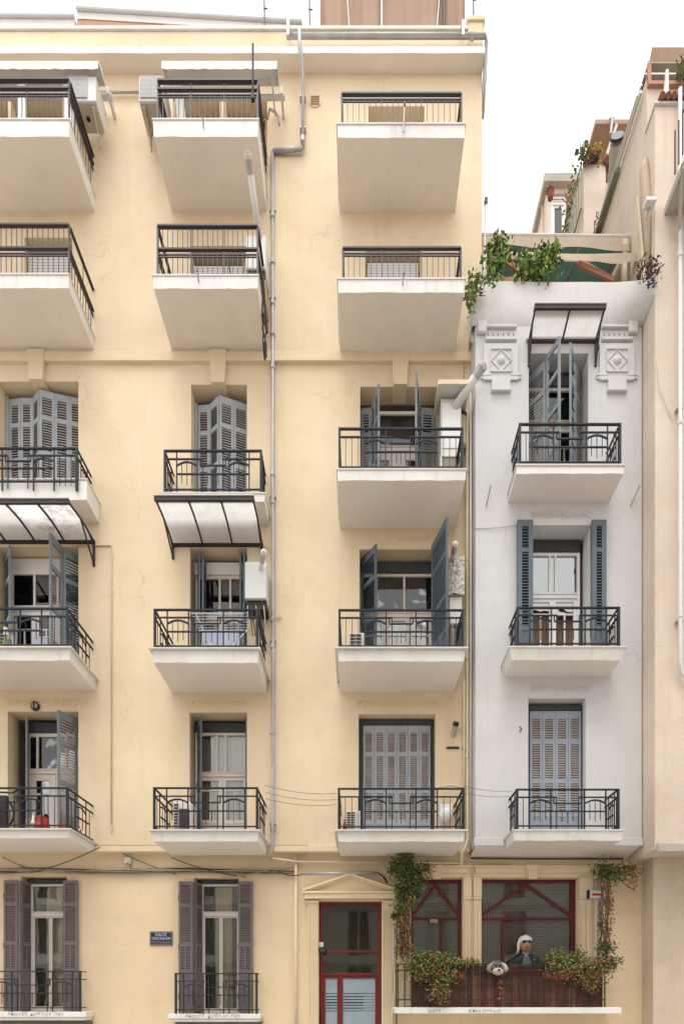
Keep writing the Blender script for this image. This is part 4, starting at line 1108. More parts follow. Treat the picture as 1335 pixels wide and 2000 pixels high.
mb.quad((bx0, yb2, 0), (bx0, yb2, z1), (bx0, yb2 + 6, z1), (bx0, yb2 + 6, 0))
mb.build('wall', [M['beige'], M['inside']], bay)
MB().box(bx0 - .12, bx1 + .6, yb2 - .15, yb2 + 6, z1 + .002, z1 + .22).build('roof_edge', M['conc'], bay)
wn = window(bay, 'window', dX(1074, d) + .02, dX(1108, d) - .02, Z(470, d), Z(378, d), yb2 + .05, M['wwhite'], Z(392, d), (1,), 1, .06, .05)
curtain(wn, dX(1076, d), dX(1106, d), Z(468, d), Z(380, d), yb2 + .2, M['curtain_w'])
for k in range(4):
    xx_ = bx0 - .0; MB().box(bx0 - .05, bx0 - .02, yb2 + .3 + k * .8, yb2 + .34 + k * .8, z1 - 4, z1).build('wall_rib', M['pipe_cream'], bay)

# ------------------------------------------------------------------ canopies over the balconies
def canopy(x0, x1, n, yf, yw, zf, zw, mats, label, drop=.3, fr=None, rail=True, scroll=False, ends=(True, True), bulge=.05):
    fr = fr or M['iron_black']; root = empty('glass_canopy', ((x0 + x1) / 2, yw, zw), label, 'canopy', 'canopies over the balcony doors')
    P = lambda x, t: Vector((x, lerp(yw, yf, t), lerp(zw, zf, t) + bulge * math.sin(PI * t)))
    w_ = (x1 - x0) / n
    for i in range(n):
        mb = MB(); a, b = x0 + w_ * i + .01, x0 + w_ * (i + 1) - .01
        for k in range(6):
            mb.quad(P(a, k / 6), P(b, k / 6), P(b, (k + 1) / 6), P(a, (k + 1) / 6))
        o = mb.build('canopy_sheet', mats[i % len(mats)], root, smooth=True)
    for i in range(n + 1):
        x = x0 + w_ * i; mb = MB()
        for k in range(6): mb.bar(P(x, k / 6) - Vector((0, 0, .022)), P(x, (k + 1) / 6) - Vector((0, 0, .022)), .028, .03)
        mb.build('canopy_rib', fr, root)
    MB().box(x0 - .02, x1 + .02, yf - .03, yf + .015, zf - .05, zf + .015).build('front_bar', fr, root)
    MB().box(x0 - .02, x1 + .02, yf - .05, yf + .10, zf + .02, zf + .04).build('front_flashing', M['marble'], root)
    MB().box(x0 - .02, x1 + .02, yw - .045, yw - .002, zw - .06, zw - .01).build('wall_bar', fr, root)
    for x, on in ((x0, ends[0]), (x1, ends[1])):
        if not on: continue
        mb = MB(); mb.bar((x, yw - .02, zw), (x, yw - .02, zw - drop), .04, .035); mb.bar((x, yw - .02, zw - drop + .04), P(x, .55) - Vector((0, 0, .03)), .025, .025)
        mb.bar((x, yw - .02, zw - .1), P(x, .25) - Vector((0, 0, .03)), .02, .02)
        mb.build('bracket', fr, root)
        if scroll:
            mb = MB()
            for cz, r in ((zw - .14, .06), (zw - .30, .045)):
                mb.tube([(x, yw - .12 + r * (1 - k / 14) * math.cos(k * .8), cz + r * (1 - k / 14) * math.sin(k * .8)) for k in range(12)], .008, 5)
            mb.build('bracket_scroll', fr, root)
    return root
canopy(-.45, 1.84, 4, -1.02, 0, 10.50, 10.58, [M['canopy'], M['canopy'], M['canopy_st'], M['canopy_st']], 'milky canopy with black ribs and mould stains at the left edge of the photo', .50, ends=(False, True))
canopy(3.38, 5.12, 3, -1.0, 0, 10.57, 10.52, [M['canopy']], 'clean milky canopy of three bays over the fourth floor balcony in the middle column', .30)
canopy(10.19, 11.44, 2, -.87, -.45, 14.14, 14.0, [M['canopy']], 'small panelled canopy on scrolled brackets under the white parapet', .50, M['iron_brown'], scroll=True, bulge=.0)

# ------------------------------------------------------------------ rolled awnings on the top floor and roof
def cassette(x0, x1, z, label, yf=-.62, open_end=True):
    root = empty('rolled_awning', ((x0 + x1) / 2, -.04, z), label, 'awning', 'rolled white awnings above the top balconies')
    mb = MB(); n = int((x1 - x0) * 9); prof = [(-.18, .10), (-.14, .17), (-.05, .19), (.06, .17), (.12, .10)]
    mb2 = [(x, yf + y_, z + z_) for x in (x0, x1) for y_, z_ in prof]
    k = len(prof)
    mb.add(mb2, [(i, i + 1, k + i + 1, k + i) for i in range(k - 1)] + [tuple(range(k - 1, -1, -1)), tuple(range(k, 2 * k))])
    mb.build('awning_case', M['fabric'], root, smooth=False)
    mb = MB()
    for i in range(n):
        a, b = i / n, (i + 1) / n
        zz = lambda t: z - .045 - .022 * abs(math.sin(t * PI * (x1 - x0) / .26))
        mb.quad((lerp(x0, x1, a), yf - .19, zz(a)), (lerp(x0, x1, b), yf - .19, zz(b)), (lerp(x0, x1, b), yf - .18, z + .10), (lerp(x0, x1, a), yf - .18, z + .10))
    mb.build('scalloped_valance', M['fabric'], root)
    for x in (x0 + .15, x1 - .12):
        MB().bar((x, yf - .05, z + .03), (x, -.06, z + .03), .025, .035).build('awning_arm', M['roller'], root)
    MB().tube([(x0 + .1, -.30, z + .02), (x1 + .1, -.30, z + .02)], .045, 8).build('roller_tube', M['roller'], root)
    MB().box(x1 + .02, x1 + .06, -.38, -.05, z - .02, z + .10).build('end_bracket', M['roller'], root)
cassette(-.9, 2.22, 18.78, 'rolled white awning above the top left balcony', yf=-.50)
cassette(3.38, 5.50, 18.78, 'rolled white awning above the top balcony of the middle column', yf=-.50)
def roof_awning(x0, x1, za, zb, y, label, vx):
    root = empty('roof_awning', ((x0 + x1) / 2, y, za - .6), label, 'awning', 'low white awnings along the roof edge')
    mb = MB(); n = 30
    for i in range(n):
        a, b = i / n, (i + 1) / n; T = lambda t: lerp(za, zb, t)
        mb.quad((lerp(x0, x1, a), y, T(a) - .16), (lerp(x0, x1, b), y, T(b) - .16), (lerp(x0, x1, b), y, T(b)), (lerp(x0, x1, a), y, T(a)))
        mb.quad((lerp(x0, x1, a), y, T(a)), (lerp(x0, x1, b), y, T(b)), (lerp(x0, x1, b), y + 1.8, T(b) + .25), (lerp(x0, x1, a), y + 1.8, T(a) + .25))
    mb.build('awning_cloth', M['fabric'], root)
    MB().tube([(x0, y - .02, za + .01), (x1, y - .02, zb + .01)], .035, 8).build('front_tube', M['roller'], root)
    mb = MB(); n = int(vx * 14)
    for i in range(n):
        a, b = x0 + vx * i / n, x0 + vx * (i + 1) / n; zz = lambda x: za - .30 - .04 * abs(math.sin(x * 11)); sl = (zb - za) / (x1 - x0)
        mb.quad((a, y + .01, zz(a) + sl * (a - x0)), (b, y + .01, zz(b) + sl * (b - x0)), (b, y + .01, za - .15 + sl * (b - x0)), (a, y + .01, za - .15 + sl * (a - x0)))
    mb.build('scalloped_valance', M['salmon'], root)
    for t in (.02, .5, .98):
        xx_ = lerp(x0, x1, t); MB().box(xx_ - .03, xx_ + .03, y + .05, y + .11, 20.1, lerp(za, zb, t)).build('post', M['pipe_white'], root)
dd = 12.2
roof_awning(X(-140, dd), X(146, dd), Z(33, dd), Z(35, dd), .7, 'low white roof awning at the far left of the roof edge', 2.6)
roof_awning(X(150, dd), X(590, dd), Z(20, dd), Z(46, dd), .7, 'long sloping white roof awning with brown scalloped edge', 1.8)
sc = empty('roof_screen', (8, .5, 20.4), 'tall brown cloth screen with poles standing on the roof', 'screen')
mb = MB(); n = 40; xa, xb = X(622, 12), X(910, 12)
for i in range(n):
    a, b = i / n, (i + 1) / n; yy = lambda t: .5 + .035 * math.sin(t * 31) + .02 * math.sin(t * 77)
    mb.quad((lerp(xa, xb, a), yy(a), 20.1), (lerp(xa, xb, b), yy(b), 20.1), (lerp(xa, xb, b), yy(b), 23.4), (lerp(xa, xb, a), yy(a), 23.4))
mb.build('screen_cloth', M['brown_cloth'], sc)
for px in (624, 745, 866, 908): MB().tube([(X(px, 11.95), .45, 20.1), (X(px, 11.95), .45, 23.5)], .022 if px != 866 else .03).build('screen_pole', M['iron_brown'] if px == 866 else M['pipe'], sc)
for a, b in ((668, 684), (868, 850)): MB().tube([(X(a, 11.95), .43, 23.3), (X(b, 11.95), .43, 21.0)], .014).build('screen_brace', M['pipe'], sc)
MB().box(X(605, 11.9), X(618, 11.9), .4, .6, 20.1, 21.15).build('chimney_stub', M['yellow_trim'], YB)
for px, py, h, lb in ((606, 47, 1.4, 'thin dark aerial pole beside the brown roof screen'), (926, 28, 1.2, 'slim aerial pole on the corner pier of the roof'), (518, 45, 1.1, 'faint thin aerial above the long roof awning')):
    t = 11.9
    o = empty('aerial_pole', (X(px, t), .4, 20.1), lb, 'pole')
    MB().tube([(X(px, t), .4, 20.1), (X(px - 3, t), .4, Z(py, t) + h)], .016).build('pole_shaft', M['iron_brown'], o)
    MB().tube([(X(px - 4, t), .4, Z(py, t) + .3), (X(px + 4, t), .4, Z(py, t) + .3)], .012).build('pole_clip', M['iron_brown'], o)

# ------------------------------------------------------------------ drainpipes, gutters, conduits
def pipe(name, pts, r, mat, label, cat='pipe', joints=(), clips=(), n=10, group=None):
    o = empty(name, pts[-1], label, cat, group)
    MB().tube(pts, r, n).build('pipe_run', mat, o, smooth=True)
    for (a, b) in joints:
        MB().tube([a, b], r * 1.35, n).build('pipe_joint', mat, o)
    for c in clips:
        MB().box(c[0] - r * 1.8, c[0] + r * 1.8, c[1] - .006, c[1] + r + .05, c[2] - .012, c[2] + .012).build('pipe_clip', M['pipe'], o)
    return o
xD = X(532, 11.42); yD = -.07
zt = Z(296, 11.42); zj = [Z(p, 11.42) for p in (420, 510, 590, 650, 715, 925, 980, 1210, 1262, 1430, 1620)]
pipe('drainpipe', [(xD, yD, zt), (xD, yD, 12), (xD + .01, yD, 8), (xD, yD, Z(1650, 11.42)), (xD - .03, -.10, Z(1668, 11.42)), (xD - .03, -.10, Z(1680, 11.4))], .034, M['pipe'],
     'long grey drainpipe running down between the middle and right balconies', joints=[((xD, yD, z - .04), (xD, yD, z + .04)) for z in zj], clips=[(xD, yD, z + .12) for z in zj[::2]])
pipe('drainpipe', [(5.88, -.36, 20.0), (5.88, -.36, 19.72), (5.93, -.30, 19.5), (5.93, -.12, 19.15), (5.92, -.12, Z(290, 11.4))], .032, M['pipe'],
     'upper grey drainpipe bending round the roof cornice', joints=[((5.92, -.12, 18.2), (5.92, -.12, 18.3))], clips=[(5.92, -.12, 19.1), (5.92, -.12, 18.5)])
mb = [(xD, yD - .01, zt), (5.92, -.11, zt + .02)]
o = pipe('cross_pipe', mb, .036, M['pipe'], 'short horizontal ribbed pipe joining the two grey drainpipes', joints=[((lerp(xD, 5.92, t), -.09, zt + .01), (lerp(xD, 5.92, t) + .012, -.09, zt + .01)) for t in [k / 13 for k in range(1, 13)]])
pipe('roof_pipe', [(5.62, -.26, 20.03), (9.42, -.26, 20.03), (9.45, -.2, 20.0), (9.44, -.1, 19.5), (9.43, .1, 19.0)], .042, M['pipe'],
     'thick horizontal grey pipe along the parapet ending at the roof corner', joints=[((9.12, -.26, 20.03), (9.2, -.26, 20.03))], clips=[])
for xx_ in (5.66, 8.98):
    o = empty('pipe_strap', (xx_, -.2, 20.0), ('bent metal strap holding the left end of the roof pipe' if xx_ < 6 else 'bent metal strap holding the roof pipe near the corner pier'), 'strap', 'straps of the roof pipe')
    MB().box(xx_ - .025, xx_ + .025, -.33, -.315, 19.95, 20.22).build('strap_band', M['pipe'], o)
    MB().box(xx_ - .025, xx_ + .025, -.33, -.18, 20.221, 20.235).build('strap_hook', M['pipe'], o)
sidep = (( 906, 914, 'cream'), (919, 926, 'white'))
pipe('side_pipe', [(X(907, 11.35), -.09, Z(1325, 11.35)), (X(907, 11.35), -.09, Z(1615, 11.35))], .018, M['pipe_cream'], 'thin cream pipe beside the fifth floor balcony of the right column', clips=[(X(907, 11.35), -.09, 6.5)])
pipe('side_pipe', [(9.10, -.12, 12.9), (9.10, -.12, 9), (9.11, -.12, 4.72), (9.05, -.18, 4.55), (8.98, -.2, 4.45), (8.98, -.15, 4.2)], .028, M['pipe_cream'], 'tall cream pipe in the corner beside the white house', joints=[((9.1, -.12, z), (9.1, -.12, z + .06)) for z in (11.8, 10.1, 8.2, 6.3)])
pipe('side_pipe', [(9.15, -.20, 13.6), (9.15, -.20, 9), (9.15, -.20, 4.7)], .02, M['pipe_white'], 'thin whitish conduit against the side of the white house')
pipe('brown_conduit', [(9.04, -.03, 18.5), (9.05, -.03, 17), (9.06, -.03, 14.2), (9.03, -.03, 12.5)], .009, M['cable_l'], 'thin wandering cable stapled down the corner of the yellow building', 'cable')
pipe('cream_conduit', [(X(150), -.015, Z(1068)), (X(218), -.015, Z(1066)), (X(218), -.02, Z(1090)), (X(218), -.02, Z(1620))], .014, M['pipe_cream'], 'thin cream conduit running down the wall between the left and middle balconies', joints=[((2.18, -.02, Z(1100)), (2.18, -.02, Z(1090))), ((2.18, -.02, Z(1625)), (2.18, -.02, Z(1612)))])
pipe('ground_pipe', [(X(577, 11.55), .09, 4.47), (X(577, 11.55), .09, .0)], .03, M['pipe_cream'], 'cream drainpipe running to the pavement left of the entrance')
pipe('wall_pipe', [(5.28, -.09, 4.44), (5.32, -.10, 4.36), (X(580, 11.5), .06, 4.33), (9.0, .06, 4.30)], .02, M['pipe_cream'], 'horizontal cream pipe above the entrance')
pipe('light_tube', [(X(592, 11.45), .02, Z(1706, 11.45)), (X(738, 11.45), .02, Z(1704, 11.45))], .032, M['pipe'], 'grey metal tube mounted above the entrance pediment', joints=[])
pipe('lamp_arm', [(X(738, 11.45), .02, Z(1704, 11.45)), (X(746, 11.4), -.02, Z(1708, 11.4)), (X(752, 11.35), -.05, Z(1716, 11.35))], .016, M['black'], 'short black lamp arm at the right end of the grey tube', 'lamp', joints=[((X(750, 11.35), -.05, Z(1712, 11.35)), (X(756, 11.3), -.09, Z(1722, 11.3)))])
pipe('edge_conduit', [(X(1328, 10.5), -.99, 17.9), (X(1328, 10.5), -.99, Z(1290, 10.5)), (X(1331, 10.5), -.99, Z(1316, 10.5)), (X(1340, 10.5), -.99, Z(1322, 10.5)), (X(1360, 10.5), -.99, Z(1322, 10.5))], .032, M['pipe_white'],
     'grey conduit pipe down the beige wall at the right edge of the photo', joints=[((X(1328, 10.5), -.99, z), (X(1328, 10.5), -.99, z + .08)) for z in (14.9, 11.9, 8.45)], clips=[(X(1328, 10.5), -.99, 12.2), (X(1328, 10.5), -.99, 8.4)])
MBp = pipe('planter_pipe', [(X(1183, 11.2), .08, Z(1712, 11.55)), (X(1183, 11.2), .08, Z(1880, 11.5))], .02, M['pipe'], 'thin grey pipe behind the right-hand climbing plant')
pipe('cross_conduit', [(1.9, -.10, Z(195)), (2.95, -.10, Z(194))], .022, M['pipe'], 'short grey conduit between the two top floor air conditioners')
pipe('hose', [(X(525), -.2, Z(262)), (X(530), -.25, Z(250)), (X(541), -.25, Z(256)), (X(547), -.22, Z(262)), (X(548), -.22, Z(276))], .022, M['pipe'], 'short bent grey hose sticking out beside the top middle balcony', 'hose')
pipe('wall_hook', [(5.32, -.02, Z(1208)), (5.5, -.02, Z(1208)), (5.46, -.06, Z(1205))], .010, M['pipe_cream'], 'thin wall hook with a rusty bolt right of the grey drainpipe', 'hook')

# boiler flues
def flue(a, b, r, label, tipc=True, band=True):
    a, b = Vector(a), Vector(b); o = empty('boiler_flue', a, label, 'flue', 'boiler flue pipes'); d = (b - a).normalized()
    MB().tube([a, b], r, 14).build('flue_tube', M['pipe_white'], o, smooth=True)
    MB().tube([b - d * .16, b], r * 1.06, 14).build('flue_collar', M['pipe'], o)
    MB().tube([b, b + d * .05, b + d * .052, b + d * .08], [r * 1.2, r * 1.2, r * .7, r * .7], 14).build('flue_cap', M['marble'], o)
    return o
flue((X(510, 11.2), -.3, Z(490, 11.2)), (X(485, 10.35), -1.15, Z(310, 10.35)), .055, 'long white flue pipe leaning over the second balcony of the middle column')
flue((X(888, 11.1), -.40, Z(797, 11.1)), (X(940, 10.75), -.75, Z(718, 10.75)), .075, 'fat white flue leaning right across the edge of the white house')
flue((X(882, 11.2), -.3, Z(1100, 11.2)), (X(888, 10.8), -.7, Z(1066, 10.8)), .045, 'short upright flue above the foil wrapped boiler')
flue((X(507, 11.2), -.3, Z(1122, 11.2)), (X(514, 10.8), -.7, Z(1082, 10.8)), .045, 'white flue leaning up from the pale boiler cabinet of the middle column')
o = empty('wall_vent_pipe', (8.86, -.02, 6.9), 'black ended vent pipe poking out of the wall right of the closed grey shutters', 'vent')
MB().tube([(8.84, .0, 6.78), (8.87, -.12, 6.92)], [.045, .05], 12).build('vent_sleeve', M['conc'], o)
MB().tube([(8.87, -.12, 6.92), (8.88, -.16, 6.97)], [.058, .058], 12).build('vent_mouth', M['black'], o)
o = empty('wall_slot', (8.84, -.02, 6.5), 'small dark metal slot below the black vent pipe', 'vent')
MB().box(8.71, 8.96, -.03, -.001, 6.52, 6.555).build('slot_plate', M['iron_black'], o, bevel=.004)
o = empty('round_vent', (6.15, -.04, 19.05), 'round cream wall vent with slats near the upper drainpipe', 'vent')
MB().tube([(6.155, -.041, 19.11), (6.155, -.055, 19.11)], .12, 20).build('vent_ring', M['yellow_trim'], o)
for i in range(4): MB().box(6.07, 6.24, -.075, -.056, 19.03 + i * .045, 19.045 + i * .045).build('vent_slat', M['tan_wood'], o)

# ------------------------------------------------------------------ air conditioners, boilers and cabinets
def fan_grille(par, x0, x1, y, z0, z1, n=9, m=3, mat=None):
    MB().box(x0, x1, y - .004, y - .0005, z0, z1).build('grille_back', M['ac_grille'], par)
    for i in range(n + 1):
        z = lerp(z0, z1, i / n); cb('grille_bar', par, (x0 + x1) / 2, y - .012, z - .005, x1 - x0, .008, .012, M['wire'])
    for i in range(m + 1):
        x = lerp(x0, x1, i / m); cb('grille_rib', par, x, y - .012, z0, .01, .012, z1 - z0, M['wire'])
def ac(x0, x1, yf, yb, z0, z1, label, gx=(.08, .62), gz=(.1, .9), under=None, n=9, m=3):
    o = empty('air_conditioner', ((x0 + x1) / 2, yb, z0), label, 'air conditioner', 'outdoor air conditioner units')
    MB().box(x0, x1, yf, yb, z0, z1).build('casing', M['ac'], o, bevel=.015)
    MB().box(x0 + .02, x1 - .02, yf + .02, yb - .02, z0 - .012, z0 - .001).build('base_pan', M['ac_under'], o)
    fan_grille(o, lerp(x0, x1, gx[0]), lerp(x0, x1, gx[1]), yf, lerp(z0, z1, gz[0]), lerp(z0, z1, gz[1]), n, m)
    for t in (.15, .85): MB().box(lerp(x0, x1, t) - .025, lerp(x0, x1, t) + .025, yf + .05, yb + .0, z0 - .05, z0 - .013).build('foot', M['ac_under'], o)
    return o
def wall_ac(x0, x1, yf, yb, z0, z1, label, side):
    o = ac(x0, x1, yf, yb, z0, z1, label, (.03, .68) if side > 0 else (.06, .94), (.12, .95), n=16, m=12)
    for x in (x0 + .08, x1 - .08):
        MB().prism([(0, 0)] * 0 or [(x - .012, z0 - .30), (x + .012, z0 - .30), (x + .012, z0 - .05), (x - .012, z0 - .05)], yb - .05, yb).build('wall_bracket', M['ac_under'], o)
        MB().bar((x, yb - .02, z0 - .28), (x, yf + .05, z0 - .055), .02, .02).build('bracket_strut', M['ac_under'], o)
    MB().tube([((x0 + x1) / 2 + .02, (yf + yb) / 2, z0 - .02), ((x0 + x1) / 2 + .02, (yf + yb) / 2, z0 - .035)], .035, 10).build('drain_hole', M['black'], o)
wall_ac(1.64, 2.15, -.62, -.20, 18.24, 18.70, 'air conditioner on the wall right of the top left balcony', 1)
wall_ac(2.94, 3.40, -.62, -.16, 18.24, 18.70, 'air conditioner on the wall left of the top middle balcony', -1)
ac(6.82, 7.10, -.75, -.45, 7.90, 8.33, 'small white air conditioner standing on the fourth floor right balcony', (.08, .82), (.06, .92), n=6, m=2)
ac(6.77, 7.03, -.75, -.40, 4.68, 5.08, 'white air conditioner standing left of the closed grey shutters', (.05, .62), (.06, .92), n=8, m=2)
ac(-.3, .55, -.7, -.4, 7.92, 8.42, 'low white air conditioner at the left end of the stained canopy balcony', (.25, .98), (.08, .92), n=7, m=6)
o = ac(3.52, 3.86, -.45, -.12, 4.80, 5.34, 'dusty air conditioner with dark side panel on the lowest middle balcony', (.05, .30), (.08, .92), n=8, m=1)
MB().box(3.64, 3.83, -.47, -.466, 4.84, 5.20).build('dark_panel', M['iron_brown'], o)
MB().box(3.47, 4.05, -.6, -.1, 4.70, 4.745).build('support_slab', M['terra'], o)
# white heater cabinet under its tilted hood, row three right
o = empty('boiler_cabinet', (8.78, -.1, 11.1), 'tall cream boiler cabinet with a sloped hood beside the third floor right balcony door', 'cabinet')
MB().box(8.55, 8.93, -.42, -.02, 11.85, 12.94).build('cabinet_body', M['ac'], o, bevel=.01)
MB().box(8.575, 8.91, -.432, -.4205, 12.0, 12.85).build('cabinet_door', M['plastic_w'], o, bevel=.004)
MB().box(8.50, 9.06, -.62, -.03, 13.0, 13.03).build('hood', M['plastic_w'], o)
MB().box(8.49, 9.07, -.66, -.621, 12.97, 13.05).build('hood_trim', M['pipe_cream'], o); MB().box(8.46, 8.489, -.66, -.03, 12.96, 13.05).build('hood_trim', M['pipe_cream'], o)
MB().box(8.56, 8.87, -.40, -.05, 11.10, 11.84).build('open_base', M['inside'], o)
for xx_ in (8.55, 8.87): MB().box(xx_ - .015, xx_ + .015, -.42, -.39, 11.06, 11.845).build('leg', M['ac'], o)
MB().box(8.62, 8.82, -.415, -.4, 11.2, 11.65).build('gas_bottle_front', M['pipe'], o)
o = empty('wall_boiler', (9.02, -.1, 12.2), 'narrow tan cylinder strapped to the wall right of the boiler cabinet', 'cylinder')
MB().tube([(9.0, -.14, 12.3), (9.0, -.14, 12.32), (9.0, -.14, 12.85), (9.0, -.14, 12.9)], [.05, .075, .075, .04], 14).build('cylinder_body', M['pipe_cream'], o)
MB().tube([(9.0, -.14, 12.88), (9.0, -.14, 12.92)], .085, 12).build('strap', M['tile'], o)
# foil-wrapped boiler
o = empty('wrapped_boiler', (8.8, -.1, 9.2), 'bulky boiler wrapped in crinkled pale sheeting beside the tall blue shutter', 'boiler')
mb = MB(); nx, nz = 9, 20; random.seed(3)
g = [[(8.70 + .30 * i / nx, -.36 - .05 * math.sin(PI * i / nx) + random.uniform(-.02, .02), 9.28 + .74 * j / nz + random.uniform(-.008, .008)) for i in range(nx + 1)] for j in range(nz + 1)]
for j in range(nz):
    for i in range(nx): mb.quad(g[j][i], g[j][i + 1], g[j + 1][i + 1], g[j + 1][i])
for j in range(nz):
    mb.quad((8.70, -.05, g[j][0][2]), g[j][0], g[j + 1][0], (8.70, -.05, g[j + 1][0][2])); mb.quad(g[j][nx], (9.0, -.05, g[j][nx][2]), (9.0, -.05, g[j + 1][nx][2]), g[j + 1][nx])
mb.add([g[0][0], g[0][nx], (9.0, -.05, 9.28), (8.70, -.05, 9.28)], [(3, 2, 1, 0)]); mb.add([g[nz][0], g[nz][nx], (9.0, -.05, 10.02), (8.70, -.05, 10.02)], [(0, 1, 2, 3)])
mb.build('wrapping', M['foil'], o)
MB().box(8.72, 8.96, -.34, -.05, 8.75, 9.27).build('boiler_underside', M['ac'], o, bevel=.02)
MB().box(8.74, 8.92, -.30, -.1, 8.25, 8.70).build('boiler_pipes', M['inside'], o)
for xx_ in (8.78, 8.85, 8.91): MB().tube([(xx_, -.32, 8.75), (xx_ + .01, -.33, 8.4), (xx_, -.30, 7.9)], .01).build('gas_pipe', M['pipe'], o)
# flat white cabinet on row four middle with dangling hoses
o = empty('boiler_cabinet', (5.0, -.2, 9.2), 'flat white boiler cabinet with black hoses hanging below, right of the middle fourth floor door', 'cabinet')
MB().box(4.86, 5.26, -.42, -.02, 9.18, 9.87).build('cabinet_body', M['plastic_w'], o, bevel=.012)
MB().box(4.88, 5.26, -.36, -.05, 9.02, 9.175).build('hose_tray', M['black'], o)
random.seed(11)
for i in range(7):
    xx_ = 4.9 + i * .05; mb = MB(); mb.tube([(xx_, -.35, 9.1), (xx_ + random.uniform(-.03, .05), -.38, 8.95), (xx_ + random.uniform(-.03, .06), -.33, 8.8 - .1 * random.random()), (xx_ + .02, -.2, 8.6)], .009, 5)
    mb.build('hose', M['cable'] if i % 3 else M['pipe_cream'], o)
# boxes by the second balcony of the middle column
o = empty('boiler_cabinet', (5.1, -.3, 15.0), 'white boiler with tan base behind the second balcony rail of the middle column', 'cabinet')
MB().box(4.88, 5.26, -.45, -.05, 15.35, 15.99).build('cabinet_body', M['plastic_w'], o, bevel=.02)
MB().box(4.92, 5.24, -.42, -.06, 15.2, 15.345).build('valve_box', M['iron_black'], o)
MB().box(4.90, 5.26, -.46, -.08, 14.75, 15.14).build('tan_base', M['tan_wood'], o, bevel=.01)
MB().tube([(5.2, -.47, 15.15), (5.24, -.5, 14.6), (5.27, -.4, 14.2)], .03).build('hose', M['cable'], o)
# white oval appliance on lowest right balcony and pipes
o = empty('wash_basin', (8.63, -.3, 5.2), 'white rounded wall basin at the right end of the closed grey shutters', 'basin')
MB().tube([(8.67, -.12, 5.18), (8.67, -.24, 5.18), (8.67, -.28, 5.18)], [.14, .135, .09], 20).build('basin_bowl', M['plastic_w'], o, smooth=True)
MB().box(8.55, 8.79, -.26, -.1, 5.24, 5.36).build('basin_rim', M['plastic_w'], o, bevel=.01)
pipe('balcony_tap_pipe', [(8.5, -.14, 5.6), (8.52, -.16, 5.72), (8.8, -.2, 5.74), (8.95, -.2, 5.70), (9.02, -.15, 5.72)], .025, M['pipe_cream'], 'bent cream pipe above the white balcony basin')

# ------------------------------------------------------------------ cables along the facade
def cable(pts, label, r=.008, mat=None, group='loose cables on the facade'):
    o = MB().tube(pts, r, 5).build('cable', mat or M['cable'], None); tag(o, label, 'cable', group); return o
random.seed(21)
bun = empty('cable_bundle', (2.5, .1, 4.1), 'sagging bundle of dusty cables along the top of the ground floor windows', 'cables')
for k in range(7):
    z = 4.19 - k * .013; pts = []
    for i in range(60):
        x = -3 + 8.75 * i / 59; pts.append((x, .10 - .012 * (k % 3), z + .018 * math.sin(i * .33 + k) * (1 + .4 * math.sin(i * .11)) + random.uniform(-.004, .004)))
    MB().tube(pts, .009 if k % 2 else .013, 5).build('cable_strand', M['cable'] if k in (0, 3, 5) else M['cable_l'], bun)
cable(sag((X(185, 10.8), -.5, Z(1650, 10.8)), (X(55, 11.5), .08, Z(1703, 11.5)), .05), 'cable dropping from the lowest left balcony to the cable bundle', .010)
cable(sag((X(330, 11.4), .05, Z(1672, 11.4)), (X(480, 11.5), .08, Z(1712, 11.5)), .06), 'cable drooping below the lowest middle balcony', .009)
cable(sag((X(215, 11.5), .08, Z(1655, 11.5)), (X(340, 11.5), .1, Z(1706, 11.5)), .03), 'cable slanting right from the small junction box', .007)
cable(sag((X(0, 11.5), .09, Z(1672, 11.5)), (X(70, 11.5), .09, Z(1702, 11.5)), .02), 'cable slanting in from the left edge of the photo', .008)
cable(sag((X(430, 11.5), .08, Z(1713, 11.5)), (X(600, 11.5), .03, Z(1668, 11.5)), .1), 'dusty cable rising towards the grey drainpipe foot', .010, M['cable_l'])
cable(sag((X(540, 11.5), .05, Z(1700, 11.5)), (X(592, 11.45), .02, Z(1706, 11.45)), .06), 'dark cable feeding the metal tube above the entrance', .012)
for k, (pa, pb, lb) in enumerate((((516, 1534), (658, 1550), 'highest washing line between the two lowest balconies'), ((518, 1548), (658, 1562), 'middle washing line between the two lowest balconies'), ((518, 1560), (658, 1572), 'lowest washing line between the two lowest balconies'))):
    cable(sag((X(pa[0], 10.6), -.9, Z(pa[1], 10.6)), (X(pb[0], 10.55), -.95, Z(pb[1], 10.55)), .06), lb, .004, M['cable'], 'washing lines')
cable(sag((X(908, 10.6), -.9, Z(1536, 10.6)), (X(1000, 10.8), -.7, Z(1545, 10.8)), .04), 'upper thin line between the right balcony and the white house', .004, None, 'washing lines')
cable(sag((X(908, 10.6), -.9, Z(1550, 10.6)), (X(1000, 10.8), -.7, Z(1556, 10.8)), .03), 'lower thin line between the right balcony and the white house', .004, None, 'washing lines')
cable(sag((X(925, 11.05), -.46, Z(1033, 11.05)), (X(1010, 11.0), -.48, Z(1024, 11.0)), .02), 'thin grey wire pinned to the white wall left of the blue shutters', .006, M['pipe'])
cable([(X(1000, 11.5), .08, Z(1690, 11.6)), (X(900, 11.5), .08, Z(1683, 11.6)), (X(860, 11.5), .06, Z(1690, 11.6)), (X(830, 11.5), .02, Z(1694, 11.6))], 'pale cable above the narrow red framed window', .010, M['cable_l'])
o = MB().tube([(9.2, .08, 4.40), (10.4, .07, 4.385), (12.2, .08, 4.39)], .018, 6).build('cable', M['cable'], None); tag(o, 'dark cable run under the overhang of the white house', 'cable', 'loose cables on the facade')
